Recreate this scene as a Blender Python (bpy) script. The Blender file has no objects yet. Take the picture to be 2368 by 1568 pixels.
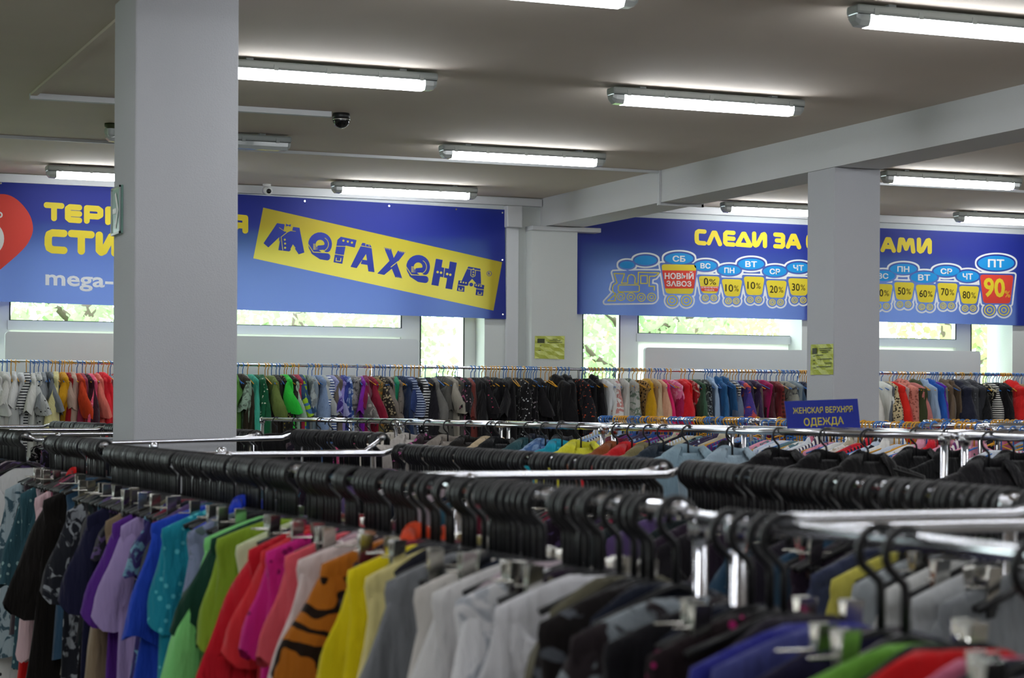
import bpy, bmesh, math, random
import numpy as np
from mathutils import Vector, Matrix

# ------------------------------------------------------------------ camera
H = 1.65                       # camera height above the floor
YAW, HY, ROLL, FPX = math.radians(22.21), 945.0, 0.0052, 4740.0
SY, CY = math.sin(YAW), math.cos(YAW)
scene = bpy.context.scene
col = scene.collection
cam_d = bpy.data.cameras.new('camera'); cam = bpy.data.objects.new('camera', cam_d); col.objects.link(cam)
right = Vector((CY, -SY, 0)); up = Vector((0, 0, 1)); fwd = Vector((SY, CY, 0))
cx_ = (right + up * ROLL).normalized(); cy_ = (up - right * ROLL).normalized()
m = Matrix((cx_, cy_, -fwd)).transposed().to_4x4(); m.translation = (0, 0, H)
cam.matrix_world = m
cam_d.sensor_width = 36; cam_d.lens = FPX / 2368 * 36
cam_d.shift_y = (HY - 784) / 2368
cam_d.clip_end = 300; cam_d.clip_start = 0.05
cam_d.dof.use_dof = True; cam_d.dof.focus_distance = 14.5; cam_d.dof.aperture_fstop = 5.7
scene.camera = cam

# ------------------------------------------------------------------ world, exposure
LAMP = 30.0
world = bpy.data.worlds.new('world'); scene.world = world; world.use_nodes = True
bg = world.node_tree.nodes['Background']
bg.inputs[0].default_value = (0.93, 0.98, 1.0, 1); bg.inputs[1].default_value = 8.0
scene.view_settings.view_transform = 'Standard'; scene.view_settings.look = 'None'
scene.view_settings.gamma = 1.0; scene.view_settings.exposure = 0.0
scene.view_settings.use_curve_mapping = False
scene.cycles.max_bounces = 6; scene.cycles.diffuse_bounces = 3; scene.cycles.glossy_bounces = 3; scene.cycles.transparent_max_bounces = 8
scene.cycles.adaptive_threshold = 0.06

# ------------------------------------------------------------------ pixel helpers (photo frame 2368 x 1568)
def ray(u, v):
    du, dv = u - 1184, v - HY
    V = (dv - ROLL * du) / (1 + ROLL * ROLL); U = du + ROLL * V
    return Vector((U / FPX * CY + SY, -U / FPX * SY + CY, -V / FPX))
def onY(u, v, Y):
    r = ray(u, v); t = Y / r.y; return Vector((r.x * t, Y, r.z * t + H))
def onX(u, v, X):
    r = ray(u, v); t = X / r.x; return Vector((X, r.y * t, r.z * t + H))
def onZ(u, v, Z):
    r = ray(u, v); t = (Z - H) / r.z; return Vector((r.x * t, r.y * t, Z))
def Yat(u, X):                                     # where the vertical plane X = const shows at column u
    r = ray(u, HY); return X * r.y / r.x
def Xat(u, Y):
    r = ray(u, HY); return Y * r.x / r.y

# ------------------------------------------------------------------ materials
def lin(c):
    if isinstance(c, str): c = tuple(int(c[i:i+2], 16) for i in (0, 2, 4))
    return tuple(((x/255)/12.92 if x/255 <= .04045 else ((x/255+.055)/1.055)**2.4) for x in c)
def newmat(name):
    mt = bpy.data.materials.new(name); mt.use_nodes = True
    nt = mt.node_tree; return mt, nt, nt.nodes['Principled BSDF'], nt.nodes['Material Output']
def N(nt, t, **kw):
    n = nt.nodes.new(t)
    for k, v in kw.items(): setattr(n, k, v)
    return n
def plain(name, c, rough=.6, metal=0., spec=.5, bump=0., bscale=60., var=0.):
    mt, nt, b, out = newmat(name)
    b.inputs['Base Color'].default_value = (*lin(c), 1); b.inputs['Roughness'].default_value = rough
    b.inputs['Metallic'].default_value = metal; b.inputs['Specular IOR Level'].default_value = spec
    if bump or var:
        tc = N(nt, 'ShaderNodeTexCoord'); no = N(nt, 'ShaderNodeTexNoise')
        no.inputs['Scale'].default_value = bscale; no.inputs['Detail'].default_value = 4
        nt.links.new(tc.outputs['Object'], no.inputs['Vector'])
        if bump:
            bp = N(nt, 'ShaderNodeBump'); bp.inputs['Strength'].default_value = bump; bp.inputs['Distance'].default_value = .01
            nt.links.new(no.outputs[0], bp.inputs['Height']); nt.links.new(bp.outputs[0], b.inputs['Normal'])
        if var:
            n2 = N(nt, 'ShaderNodeTexNoise'); n2.inputs['Scale'].default_value = 1.3; n2.inputs['Detail'].default_value = 3
            nt.links.new(tc.outputs['Object'], n2.inputs['Vector'])
            mx = N(nt, 'ShaderNodeMix', data_type='RGBA'); l = lin(c)
            mx.inputs[6].default_value = (*[x*(1-var) for x in l], 1); mx.inputs[7].default_value = (*[min(1, x*(1+var)) for x in l], 1)
            nt.links.new(n2.outputs[0], mx.inputs[0]); nt.links.new(mx.outputs[2], b.inputs['Base Color'])
    return mt
M = {}
M['wall'] = plain('painted_plaster', 'd6dad7', .85, bump=.15, bscale=90, var=.04)
M['column'] = plain('textured_paint', 'c6c7cc', .85, bump=.3, bscale=190, var=.03)
M['ceiling'] = plain('ceiling_paint', 'd6cabd', .9, bump=.1, bscale=25, var=.07)
M['beam'] = plain('beam_paint', 'd8d9da', .85, bump=.12, bscale=60, var=.04)
M['floor'] = plain('floor_tile', '8c857c', .5, var=.1)
M['pvc'] = plain('white_pvc', 'eef0ee', .35)
M['board'] = plain('grey_board', 'd2d8d9', .8, var=.03)
M['trunk'] = plain('cable_duct', 'd2d4d6', .5)
M['chrome'] = plain('chrome', 'dfe0e6', .16, metal=1)
M['steel'] = plain('clip_steel', 'd5d3cd', .22, metal=1)
M['black'] = plain('black_plastic', '1b1b1e', .42)
M['blackgloss'] = plain('black_gloss', '0b0b0e', .12)
M['blue_h'] = plain('blue_plastic', '2f74c4', .35)
M['yellow_h'] = plain('yellow_plastic', 'e3a21e', .35)
M['wood'] = plain('pale_wood', 'c7ab84', .5, var=.1)
M['housing'] = plain('lamp_housing', 'a9b0ae', .5)
M['seal'] = plain('lamp_seal', '4e5552', .7)
M['clear'] = plain('clear_cover', 'c5cccc', .12)
M['white'] = plain('white_paint', 'f0f0ee', .5)
M['bark'] = plain('bark', '6f6258', .9, bump=.6, bscale=30)
M['grass'] = plain('lawn', '5f7a3c', .9, var=.3)
M['signgreen'] = plain('sign_green', '86ada0', .25)
M['acryl'] = plain('clear_acrylic', 'dfe5ea', .08)
M['navysign'] = plain('sign_blue', '1c2fa4', .25)
M['yellowink'] = plain('sign_yellow', 'e3d23a', .4)
M['paper'] = plain('yellow_paper', 'c3cc5a', .2, bump=.5, bscale=22)
M['ink'] = plain('dark_ink', '3c4426', .6)
def emit(name, c, s):
    mt, nt, b, out = newmat(name); e = N(nt, 'ShaderNodeEmission')
    e.inputs[0].default_value = (*lin(c), 1); e.inputs[1].default_value = s
    nt.links.new(e.outputs[0], out.inputs[0]); return mt
M['lit'] = emit('lit_tube', 'f6fbff', LAMP)
def translucent(name, c, k, rough=.5):
    mt, nt, b, out = newmat(name)
    b.inputs['Base Color'].default_value = (*lin(c), 1); b.inputs['Roughness'].default_value = rough
    tr = N(nt, 'ShaderNodeBsdfTranslucent'); tr.inputs[0].default_value = (*lin(c), 1)
    mx = N(nt, 'ShaderNodeMixShader'); mx.inputs[0].default_value = k
    nt.links.new(b.outputs[0], mx.inputs[1]); nt.links.new(tr.outputs[0], mx.inputs[2]); nt.links.new(mx.outputs[0], out.inputs[0])
    return mt
def pvcsheet(name, c, back, k):
    # printed vinyl: reflects its ink colour and lets the daylight behind shine through, a little paler than the ink
    mt, nt, b, out = newmat(name)
    b.inputs['Base Color'].default_value = (*lin(c), 1); b.inputs['Roughness'].default_value = .5; b.inputs['Specular IOR Level'].default_value = .25
    tr = N(nt, 'ShaderNodeBsdfTranslucent'); tr.inputs[0].default_value = (*lin(back), 1)
    mx = N(nt, 'ShaderNodeMixShader'); mx.inputs[0].default_value = k
    nt.links.new(b.outputs[0], mx.inputs[1]); nt.links.new(tr.outputs[0], mx.inputs[2]); nt.links.new(mx.outputs[0], out.inputs[0])
    return mt
M['vinyl'] = pvcsheet('blue_vinyl', '202c90', '8ea4e4', .21)
M['vinyl_y'] = pvcsheet('yellow_vinyl', 'bba82a', 'f2de80', .21)
M['ink_y'] = pvcsheet('ink_yellow', 'e6cf33', 'f5e27a', .15)
M['ink_w'] = pvcsheet('ink_white', 'e9e9e6', 'ffffff', .15)
M['ink_r'] = pvcsheet('ink_red', 'e04638', 'ff8070', .15)
M['ink_b'] = pvcsheet('ink_blue', '2c3a9c', '7088da', .15)
M['ink_c'] = pvcsheet('ink_cyan', '1f93d6', '58b8f0', .15)
M['ink_k'] = pvcsheet('ink_dark', '3a3218', '5a4a28', .2)
M['frost'] = translucent('frosted_panel', 'f4f6f4', .6)
M['leaf'] = translucent('leaf', 'b0c89a', .5)
M['leaf2'] = translucent('leaf_pale', 'c3d093', .5)
mt, nt, b, out = newmat('glass')
tr = N(nt, 'ShaderNodeBsdfTransparent'); tr.inputs[0].default_value = (.9, .95, .93, 1)
gl = N(nt, 'ShaderNodeBsdfGlossy'); gl.inputs['Roughness'].default_value = .02
mx = N(nt, 'ShaderNodeMixShader'); mx.inputs[0].default_value = .07
nt.links.new(tr.outputs[0], mx.inputs[1]); nt.links.new(gl.outputs[0], mx.inputs[2]); nt.links.new(mx.outputs[0], out.inputs[0])
M['glass'] = mt

def fabric(kind):
    """cloth whose colours come from the object's own properties col and col2"""
    mt, nt, b, out = newmat('cloth_' + kind); L = nt.links.new
    a = N(nt, 'ShaderNodeAttribute', attribute_type='OBJECT', attribute_name='col')
    a2 = N(nt, 'ShaderNodeAttribute', attribute_type='OBJECT', attribute_name='col2')
    tc = N(nt, 'ShaderNodeTexCoord'); mp = N(nt, 'ShaderNodeMapping'); L(tc.outputs['Object'], mp.inputs[0])
    oi = N(nt, 'ShaderNodeObjectInfo'); cb = N(nt, 'ShaderNodeCombineXYZ')
    ml = N(nt, 'ShaderNodeMath', operation='MULTIPLY'); ml.inputs[1].default_value = 7.0
    L(oi.outputs['Random'], ml.inputs[0]); L(ml.outputs[0], cb.inputs[1]); L(cb.outputs[0], mp.inputs['Location'])
    fac = None
    if kind == 'dots':
        v = N(nt, 'ShaderNodeTexVoronoi'); v.inputs['Scale'].default_value = 34; L(mp.outputs[0], v.inputs['Vector'])
        lt = N(nt, 'ShaderNodeMath', operation='LESS_THAN'); lt.inputs[1].default_value = .23; L(v.outputs['Distance'], lt.inputs[0]); fac = lt.outputs[0]
    elif kind == 'floral':
        v = N(nt, 'ShaderNodeTexNoise'); v.inputs['Scale'].default_value = 17; v.inputs['Detail'].default_value = 3; v.inputs['Distortion'].default_value = 1.2; L(mp.outputs[0], v.inputs['Vector'])
        r = N(nt, 'ShaderNodeMapRange'); r.inputs[1].default_value = .53; r.inputs[2].default_value = .58; L(v.outputs[0], r.inputs[0]); fac = r.outputs[0]
    elif kind == 'leopard':
        v = N(nt, 'ShaderNodeTexVoronoi'); v.inputs['Scale'].default_value = 42; L(mp.outputs[0], v.inputs['Vector'])
        n = N(nt, 'ShaderNodeTexNoise'); n.inputs['Scale'].default_value = 55; L(mp.outputs[0], n.inputs['Vector'])
        ad = N(nt, 'ShaderNodeMath', operation='MULTIPLY'); L(v.outputs['Distance'], ad.inputs[0]); L(n.outputs[0], ad.inputs[1])
        lt = N(nt, 'ShaderNodeMath', operation='LESS_THAN'); lt.inputs[1].default_value = .19; L(ad.outputs[0], lt.inputs[0]); fac = lt.outputs[0]
    elif kind in ('stripe', 'vstripe', 'tiger'):
        w = N(nt, 'ShaderNodeTexWave', wave_type='BANDS', bands_direction='X' if kind == 'vstripe' else 'Z')
        w.inputs['Scale'].default_value = {'stripe': 14, 'vstripe': 16, 'tiger': 5}[kind]
        w.inputs['Distortion'].default_value = {'stripe': .3, 'vstripe': .3, 'tiger': 9}[kind]; w.inputs['Detail Scale'].default_value = 1.6
        L(mp.outputs[0], w.inputs['Vector'])
        lt = N(nt, 'ShaderNodeMath', operation='GREATER_THAN'); lt.inputs[1].default_value = .55 if kind != 'tiger' else .72; L(w.outputs['Fac'], lt.inputs[0]); fac = lt.outputs[0]
    elif kind == 'plaid':
        fs = []
        for d in 'XZ':
            w = N(nt, 'ShaderNodeTexWave', wave_type='BANDS', bands_direction=d); w.inputs['Scale'].default_value = 9
            L(mp.outputs[0], w.inputs['Vector']); lt = N(nt, 'ShaderNodeMath', operation='GREATER_THAN'); lt.inputs[1].default_value = .7; L(w.outputs['Fac'], lt.inputs[0]); fs.append(lt)
        ad = N(nt, 'ShaderNodeMath', operation='ADD'); L(fs[0].outputs[0], ad.inputs[0]); L(fs[1].outputs[0], ad.inputs[1])
        mu = N(nt, 'ShaderNodeMath', operation='MULTIPLY'); mu.inputs[1].default_value = .5; L(ad.outputs[0], mu.inputs[0]); fac = mu.outputs[0]
    if fac is not None:
        mx = N(nt, 'ShaderNodeMix', data_type='RGBA'); L(fac, mx.inputs[0]); L(a.outputs['Color'], mx.inputs[6]); L(a2.outputs['Color'], mx.inputs[7]); colr = mx.outputs[2]
    else: colr = a.outputs['Color']
    L(colr, b.inputs['Base Color']); b.inputs['Roughness'].default_value = .85; b.inputs['Specular IOR Level'].default_value = .2
    b.inputs['Sheen Weight'].default_value = .12
    n = N(nt, 'ShaderNodeTexNoise'); n.inputs['Scale'].default_value = 9; n.inputs['Detail'].default_value = 4
    mp2 = N(nt, 'ShaderNodeMapping'); mp2.inputs['Scale'].default_value = (2.4, 1.6, .55); L(mp.outputs[0], mp2.inputs[0]); L(mp2.outputs[0], n.inputs['Vector'])
    bp = N(nt, 'ShaderNodeBump'); bp.inputs['Strength'].default_value = .65; bp.inputs['Distance'].default_value = .045
    L(n.outputs[0], bp.inputs['Height']); L(bp.outputs[0], b.inputs['Normal'])
    return mt
FAB = {k: fabric(k) for k in ('plain', 'dots', 'floral', 'leopard', 'stripe', 'vstripe', 'tiger', 'plaid')}

# ------------------------------------------------------------------ mesh building
class MB:
    def __init__(s): s.v = []; s.f = []; s.mi = []
    def add(s, vs, fs, mi=0):
        o = len(s.v); s.v += [tuple(p) for p in vs]; s.f += [tuple(i + o for i in f) for f in fs]; s.mi += [mi] * len(fs); return s
    def box(s, x0, x1, y0, y1, z0, z1, mi=0):
        vs = [(x, y, z) for x in (x0, x1) for y in (y0, y1) for z in (z0, z1)]
        return s.add(vs, [(0, 1, 3, 2), (4, 6, 7, 5), (0, 4, 5, 1), (2, 3, 7, 6), (0, 2, 6, 4), (1, 5, 7, 3)], mi)
    def bevbox(s, x0, x1, y0, y1, z0, z1, r, mi=0):
        # box with chamfered edges
        bm = bmesh.new(); bmesh.ops.create_cube(bm, size=1)
        bmesh.ops.scale(bm, vec=(x1-x0, y1-y0, z1-z0), verts=bm.verts); bmesh.ops.translate(bm, vec=((x0+x1)/2, (y0+y1)/2, (z0+z1)/2), verts=bm.verts)
        bmesh.ops.bevel(bm, geom=bm.edges[:], offset=r, segments=2, affect='EDGES', profile=.5)
        bm.verts.ensure_lookup_table()
        vs = [v.co[:] for v in bm.verts]; fs = [tuple(v.index for v in f.verts) for f in bm.faces]; bm.free()
        return s.add(vs, fs, mi)
    def tube(s, pts, r, n=8, mi=0, flat=1.0, cap=True):
        pts = [Vector(p) for p in pts]; rs = r if isinstance(r, (list, tuple)) else [r] * len(pts)
        ref = None; vs = []
        for i, p in enumerate(pts):
            t = (pts[min(i+1, len(pts)-1)] - pts[max(i-1, 0)]).normalized()
            if ref is None:
                ref = Vector((0, 1, 0)) if abs(t.y) < .9 else Vector((1, 0, 0))
            a = (ref - t * ref.dot(t)).normalized(); b_ = t.cross(a); ref = a
            for k in range(n):
                w = 2 * math.pi * k / n; vs.append(p + (a * math.cos(w) * flat + b_ * math.sin(w)) * rs[i])
        fs = [(i*n+k, i*n+(k+1) % n, (i+1)*n+(k+1) % n, (i+1)*n+k) for i in range(len(pts)-1) for k in range(n)]
        if cap: fs += [tuple(range(n-1, -1, -1)), tuple(range((len(pts)-1)*n, len(pts)*n))]
        return s.add(vs, fs, mi)
    def lathe(s, prof, c=(0, 0, 0), n=20, mi=0):
        vs = [(c[0]+r*math.cos(2*math.pi*k/n), c[1]+r*math.sin(2*math.pi*k/n), c[2]+z) for r, z in prof for k in range(n)]
        fs = [(i*n+k, i*n+(k+1) % n, (i+1)*n+(k+1) % n, (i+1)*n+k) for i in range(len(prof)-1) for k in range(n)]
        return s.add(vs, fs, mi)
    def mesh(s, name, mats, smooth=False):
        me = bpy.data.meshes.new(name); me.from_pydata(s.v, [], s.f)
        for mt in (mats if isinstance(mats, (list, tuple)) else [mats]): me.materials.append(mt)
        if any(s.mi): me.polygons.foreach_set('material_index', s.mi)
        if smooth: me.polygons.foreach_set('use_smooth', [True] * len(me.polygons))
        me.update(); return me
    def build(s, name, mats, parent=None, smooth=False):
        return ob(name, s.mesh(name, mats, smooth), parent)
def ob(name, me, parent=None, loc=None, rotz=None):
    o = bpy.data.objects.new(name, me); col.objects.link(o)
    if parent is not None: o.parent = parent
    if loc is not None: o.location = loc
    if rotz is not None: o.rotation_euler = (0, 0, rotz)
    return o
def empty(name, loc=(0, 0, 0), rotz=0):
    o = ob(name, None, None, loc, rotz); o.empty_display_size = .05; return o
def tag(o, label=None, cat=None, group=None, kind=None):
    if label: o['label'] = label
    if cat: o['category'] = cat
    if group: o['group'] = group
    if kind: o['kind'] = kind
    return o
def struct(name, mb, mats, parent=None):
    o = mb.build(name, mats, parent)
    if parent is None: o['kind'] = 'structure'
    return o

# ================================================================== the room
CEIL = 3.523; YW = 16.84; BEAMZ = 3.272
X0, X1, Y0 = -5.0, 20.0, -5.0
SILL, HEAD = 1.2, 3.12
struct('floor', MB().box(X0, X1, Y0, YW + .5, -.1, 0), M['floor'])
struct('ceiling', MB().box(X0, X1, Y0, YW + .5, CEIL, CEIL + .2), M['ceiling'])
struct('wall_left', MB().box(X0 - .2, X0, Y0, YW + .5, 0, CEIL), M['wall'])
struct('wall_right', MB().box(X1, X1 + .2, Y0, YW + .5, 0, CEIL), M['wall'])
struct('wall_front', MB().box(X0, X1, Y0 - .2, Y0, 0, CEIL), M['wall'])
OPEN = [(-4.2, .8), (1.2, 6.61), (7.55, 9.82), (10.3, 12.2)]
wb = MB()
wb.box(X0, X1, YW, YW + .42, 0, SILL); wb.box(X0, X1, YW, YW + .42, HEAD, CEIL)
e = X0
for a, b_ in OPEN + [(X1, X1)]:
    wb.box(e, a, YW, YW + .42, SILL, HEAD); e = b_
struct('wall_back', wb, M['wall'])
struct('ceiling_beam', MB().box(7.14, 7.5, Y0, YW, BEAMZ, CEIL), M['beam'])
struct('pilaster', MB().box(7.0, 7.44, YW - .14, YW, 0, BEAMZ - .03), M['wall'])
struct('trim_1', MB().bevbox(6.99, 7.66, YW - .17, YW - .005, BEAMZ - .045, BEAMZ - .004, .006), M['trunk'])       # cap under the beam end
struct('column', MB().bevbox(7.14, 7.5, 11.83, 12.18, 0, BEAMZ, .008), M['column'])
struct('column', MB().bevbox(1.885, 2.355, 9.06, 9.53, 0, CEIL, .008), M['column'])

# ---- windows: white pvc frames deep in the openings, panes, lower frosted infill
YG = 17.1
def window(n, x0, x1, posts, panes, low):
    """posts: [(x0,x1)], panes: [(x0,x1,zbottom)], low: (x0,x1,ztop) the infill below the wide pane"""
    fr = MB(); y0, y1 = YG - .035, YG + .035
    for a, b_ in posts: fr.box(a, b_, y0, y1, SILL, HEAD)
    fr.box(x0, x1, y0, y1, HEAD - .07, HEAD); fr.box(x0, x1, y0, y1, SILL, SILL + .07)
    o = struct('window_%d' % n, fr, M['pvc'])
    for a, b_, z in panes:
        if z > SILL + .1: MB().box(a - .02, b_ + .02, y0 - .015, y1, z - .075, z).build('sash_rail', M['pvc'], o)
        MB().box(a, b_, YG - .004, YG + .004, z, HEAD - .07).build('pane', M['glass'], o)
        g = MB()
        for c in (a, b_): g.box(c - .006, c + .006, y0 - .004, y0, z, HEAD - .07)
        g.box(a, b_, y0 - .004, y0, z - .006, z + .006); g.build('gasket', M['seal'], o)
    MB().box(low[0], low[1], YG - .01, YG + .01, SILL + .07, low[2]).build('infill_panel', M['frost'], o)
    MB().box(x0, x1, YW - .03, YG - .04, SILL - .03, SILL).build('window_sill', M['pvc'], o)
    return o
zA = H + .70
window(1, 1.2, 6.61, [(1.2, 1.28), (2.40, 2.53), (5.91, 6.09), (6.50, 6.61)], [(1.28, 2.40, zA), (2.53, 5.91, zA), (6.09, 6.50, SILL + .07)], (1.28, 5.91, zA - .075))
window(2, 7.55, 9.98, [(7.55, 7.66), (8.03, 8.22), (9.84, 9.99)], [(7.66, 8.03, SILL + .07), (8.22, 9.84, zA)], (8.22, 9.84, zA - .075))
window(3, 10.3, 12.45, [(10.3, 10.36), (11.69, 11.87), (12.31, 12.46)], [(10.36, 11.69, zA), (11.87, 12.31, SILL + .07)], (10.36, 11.69, zA - .075))
window(4, -4.2, .8, [(-4.2, -4.1), (-1.8, -1.65), (.68, .8)], [(-4.1, -1.8, SILL + .07), (-1.65, .68, SILL + .07)], (-4.1, -4.05, SILL + .08))  # unseen window, added so daylight reaches the left face of the big pillar
def board(x0, x1, z1, label):
    y0, y1 = YW - .01, YW + .03; r = .03; pr = [(x0, SILL)]
    for c, s in (((x0 + r, z1 - r), 180), ((x1 - r, z1 - r), 90)):
        pr += [(c[0] + r * math.cos(math.radians(s - 90 * k / 5)), c[1] + r * math.sin(math.radians(s - 90 * k / 5))) for k in range(6)]
    pr += [(x1, SILL)]; n = len(pr)
    mb = MB(); mb.add([(x, y0, z) for x, z in pr] + [(x, y1, z) for x, z in pr], [tuple(range(n)), tuple(range(2*n-1, n-1, -1))] + [(i, i+n, (i+1) % n + n, (i+1) % n) for i in range(n)])
    tag(mb.build('window_board', M['board']), label, 'board', 'boards across the lower windows')
board(2.46, 5.99, H + .60, 'long grey board with rounded corner covering the window under the left blue banner')
board(8.18, 9.9, H + .565, 'grey board below the window under the train banner, beside the yellow note wall')
board(10.25, 11.82, H + .585, 'grey board covering the window behind the square pillar')

# ---- cable ducts
YL = 13.62
tag(MB().box(X0 + .5, 7.13, YW - .06, YW - .004, CEIL - .075, CEIL - .012).build('cable_duct', M['trunk']), 'white cable duct along the wall top above the left blue banner', 'cable duct')
tag(MB().box(7.51, X1 - .1, YW - .06, YW - .004, CEIL - .075, CEIL - .012).build('cable_duct', M['trunk']), 'white cable duct along the wall top above the train banner', 'cable duct')
d = MB(); d.box(1.955, 3.83, 12.42, 12.47, CEIL - .035, CEIL - .002); d.box(1.955, 1.995, 4.0, 12.42, CEIL - .018, CEIL - .002, 1)
tag(d.build('cable_duct', [M['trunk'], M['ceiling']]), 'pale cable duct on the ceiling leading to the black dome camera', 'cable duct')
d = MB(); d.box(-3.0, 7.122, 14.43, 14.455, CEIL - .022, CEIL - .002); d.box(7.122, 7.139, 14.42, 14.455, BEAMZ - .02, CEIL - .002); d.box(7.12, 7.52, 14.43, 14.455, BEAMZ - .022, BEAMZ - .001); d.box(7.501, 7.52, 14.43, 14.455, BEAMZ - .022, CEIL - .002); d.box(7.521, 13, 14.43, 14.455, CEIL - .022, CEIL - .002)
tag(d.build('cable_conduit', M['trunk']), 'thin cable conduit crossing the ceiling and stepping around the beam', 'conduit')
d = MB(); d.bevbox(6.78, 6.93, YW - .10, YW - .004, H + 1.60, CEIL - .08, .01); d.box(6.80, 6.91, YW - .05, YW - .004, 1.0, H + 1.60)
tag(d.build('pipe_casing', M['trunk']), 'pale vertical pipe casing between the left blue banner and the pilaster', 'casing')

# ---- fluorescent battens
def lamp_parts(lit):
    L = 1.27; w = .052
    hs = MB(); hs.bevbox(0, L, -w, w, -.056, -.012, .012)
    for x in (.2, L - .2): hs.box(x - .02, x + .02, -.03, .03, -.014, 0)
    parts = [('housing', hs.mesh('housing', M['housing']))]
    pr = [(-.046, -.056), (-.044, -.085), (-.03, -.108), (.03, -.108), (.044, -.085), (.046, -.056)]
    def trough(x0, x1, mat, s=1.0, inset=0.):
        n = len(pr); v = [(x, y * s, -.056 + (z + .056) * s) for x in (x0, x1) for y, z in pr]
        return MB().add(v, [(k, k+1, n+k+1, n+k) for k in range(n-1)] + [tuple(range(n-1, -1, -1)), tuple(range(n, 2*n))]).mesh('diffuser', mat)
    parts.append(('diffuser', trough(.075, L - .075, M['lit'] if lit else M['clear'])))
    for x0, x1, s0, s1 in ((.075, .004, 1, .72), (L - .075, L - .004, 1, .72)):
        n = len(pr); xm = x0 + (x1 - x0) * .7
        v = [(x0, y, z) for y, z in pr] + [(xm, y * .98, -.056 + (z + .056) * .95) for y, z in pr] + [(x1, y * .8, -.056 + (z + .056) * .55) for y, z in pr]
        f = [(r*n+k, r*n+k+1, (r+1)*n+k+1, (r+1)*n+k) for r in range(2) for k in range(n-1)] + [tuple(range(2*n, 3*n))]
        parts.append(('end_cap', MB().add(v, f).mesh('end_cap', M['clear'])))
    for x in (.1, .34, .635, .93, 1.17):
        for a, b_ in ((-w - .005, -w + .003), (w - .003, w + .005)): parts.append(('clip', MB().box(x - .012, x + .012, a, b_, -.062, -.03).mesh('clip', M['housing'])))
    parts.append(('seal', MB().box(.01, L - .01, -w - .001, w + .001, -.0575, -.0545).mesh('seal', M['seal'])))
    return parts
LP = {True: lamp_parts(True), False: lamp_parts(False)}
def lamp(x, y, label, lit=True, group='fluorescent battens on the ceiling'):
    o = empty('ceiling_light', (x, y, CEIL)); tag(o, label, 'ceiling light', group)
    for nm, me in LP[lit]: ob(nm, me, o)
XL, XR, X3, X4 = 2.644, 4.993, 8.661, 11.064
F = 'lit fluorescent batten '
for x, y, lab in [(XR, 8.128, F + 'over the front racks on the row nearest the beam'), (XR, 10.759, F + 'mid-ceiling between the dome camera and the beam'),
                  (XR, 13.591, F + 'wired to the thin conduit that steps over the beam'), (XR, 16.167, F + 'right above the yellow logo panel of the left banner'),
                  (XL, 8.164, F + 'over the front racks ahead of the big pillar'), (XL, 10.739, F + 'on the ceiling just before the dome camera duct'),
                  (XL, 16.026, F + 'above the red heart banner beside the big pillar'),
                  (X3, 13.632, F + 'past the beam, level with the square pillar top'), (X3, 16.267, F + 'half hidden by the square pillar above the train banner'),
                  (X4, 16.164, F + 'above the end of the train banner')]:
    lamp(x, y, lab)
lamp(XL, 13.661, 'unlit fluorescent batten with clear cover behind the dome camera', False)
for x in (-2.65, -.3):  # unseen rows of battens, added to brighten the big pillar's left face
    for y in (0.05, 2.75, 5.45, 8.13): lamp(x, y, 'unseen lit batten added to brighten the big pillar from the left', True, 'battens above the near end of the shop')
for x in (XL, XR, X3, X4):
    for y in (5.45, 2.75, 0.05, -2.65) + ((8.13, 10.75) if x > 8 else ()):
        lamp(x, y, 'unseen lit batten added to brighten the big pillar from the left', True, 'battens above the near end of the shop')
lamp(X4, 13.63, 'unseen lit batten added to brighten the big pillar from the left', True, 'battens above the near end of the shop')

# ---- dome camera, small bullet camera, smoke detector
c = empty('dome_camera', (3.915, 12.49, CEIL)); tag(c, 'black glossy dome camera on the ceiling at the duct end', 'camera')
MB().lathe([(.0, 0), (.052, 0), (.056, -.012), (.056, -.04), (.0, -.04)], n=28).build('base', M['black'], c, True)
MB().lathe([(.053, -.04)] + [(.053 * math.cos(a), -.045 - .05 * math.sin(a)) for a in [math.pi/2*k/8 for k in range(9)]], n=28).build('dome', M['blackgloss'], c, True)
MB().lathe([(.0565, -.038), (.058, -.041), (.0565, -.044)], n=28).build('ring', M['steel'], c, True)
p = onY(617, 441, 16.7); c = empty('bullet_camera', (p.x, 16.7, CEIL)); tag(c, 'small white bullet camera under the ceiling above the left banner', 'camera')
MB().lathe([(0, 0), (.035, 0), (.035, -.02), (0, -.02)], n=16).build('mount', M['white'], c, True)
MB().tube([(0, .03, -.05), (0, -.06, -.065)], .034, 16).build('body', M['white'], c, True)
MB().tube([(0, -.058, -.0647), (0, -.068, -.0665)], .02, 14).build('lens', M['blackgloss'], c, True)
p = onZ(247, 285, CEIL); c = empty('smoke_detector', (p.x + .03, p.y, CEIL)); tag(c, 'small smoke detector on the ceiling beside the big pillar', 'detector')
MB().lathe([(0, 0), (.045, 0), (.045, -.02), (.03, -.035), (0, -.035)], n=18).build('base', M['ink'], c, True)
MB().lathe([(.03, -.035), (.03, -.07), (.02, -.085), (0, -.085)], n=18).build('sensor', M['clear'], c, True)

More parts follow.
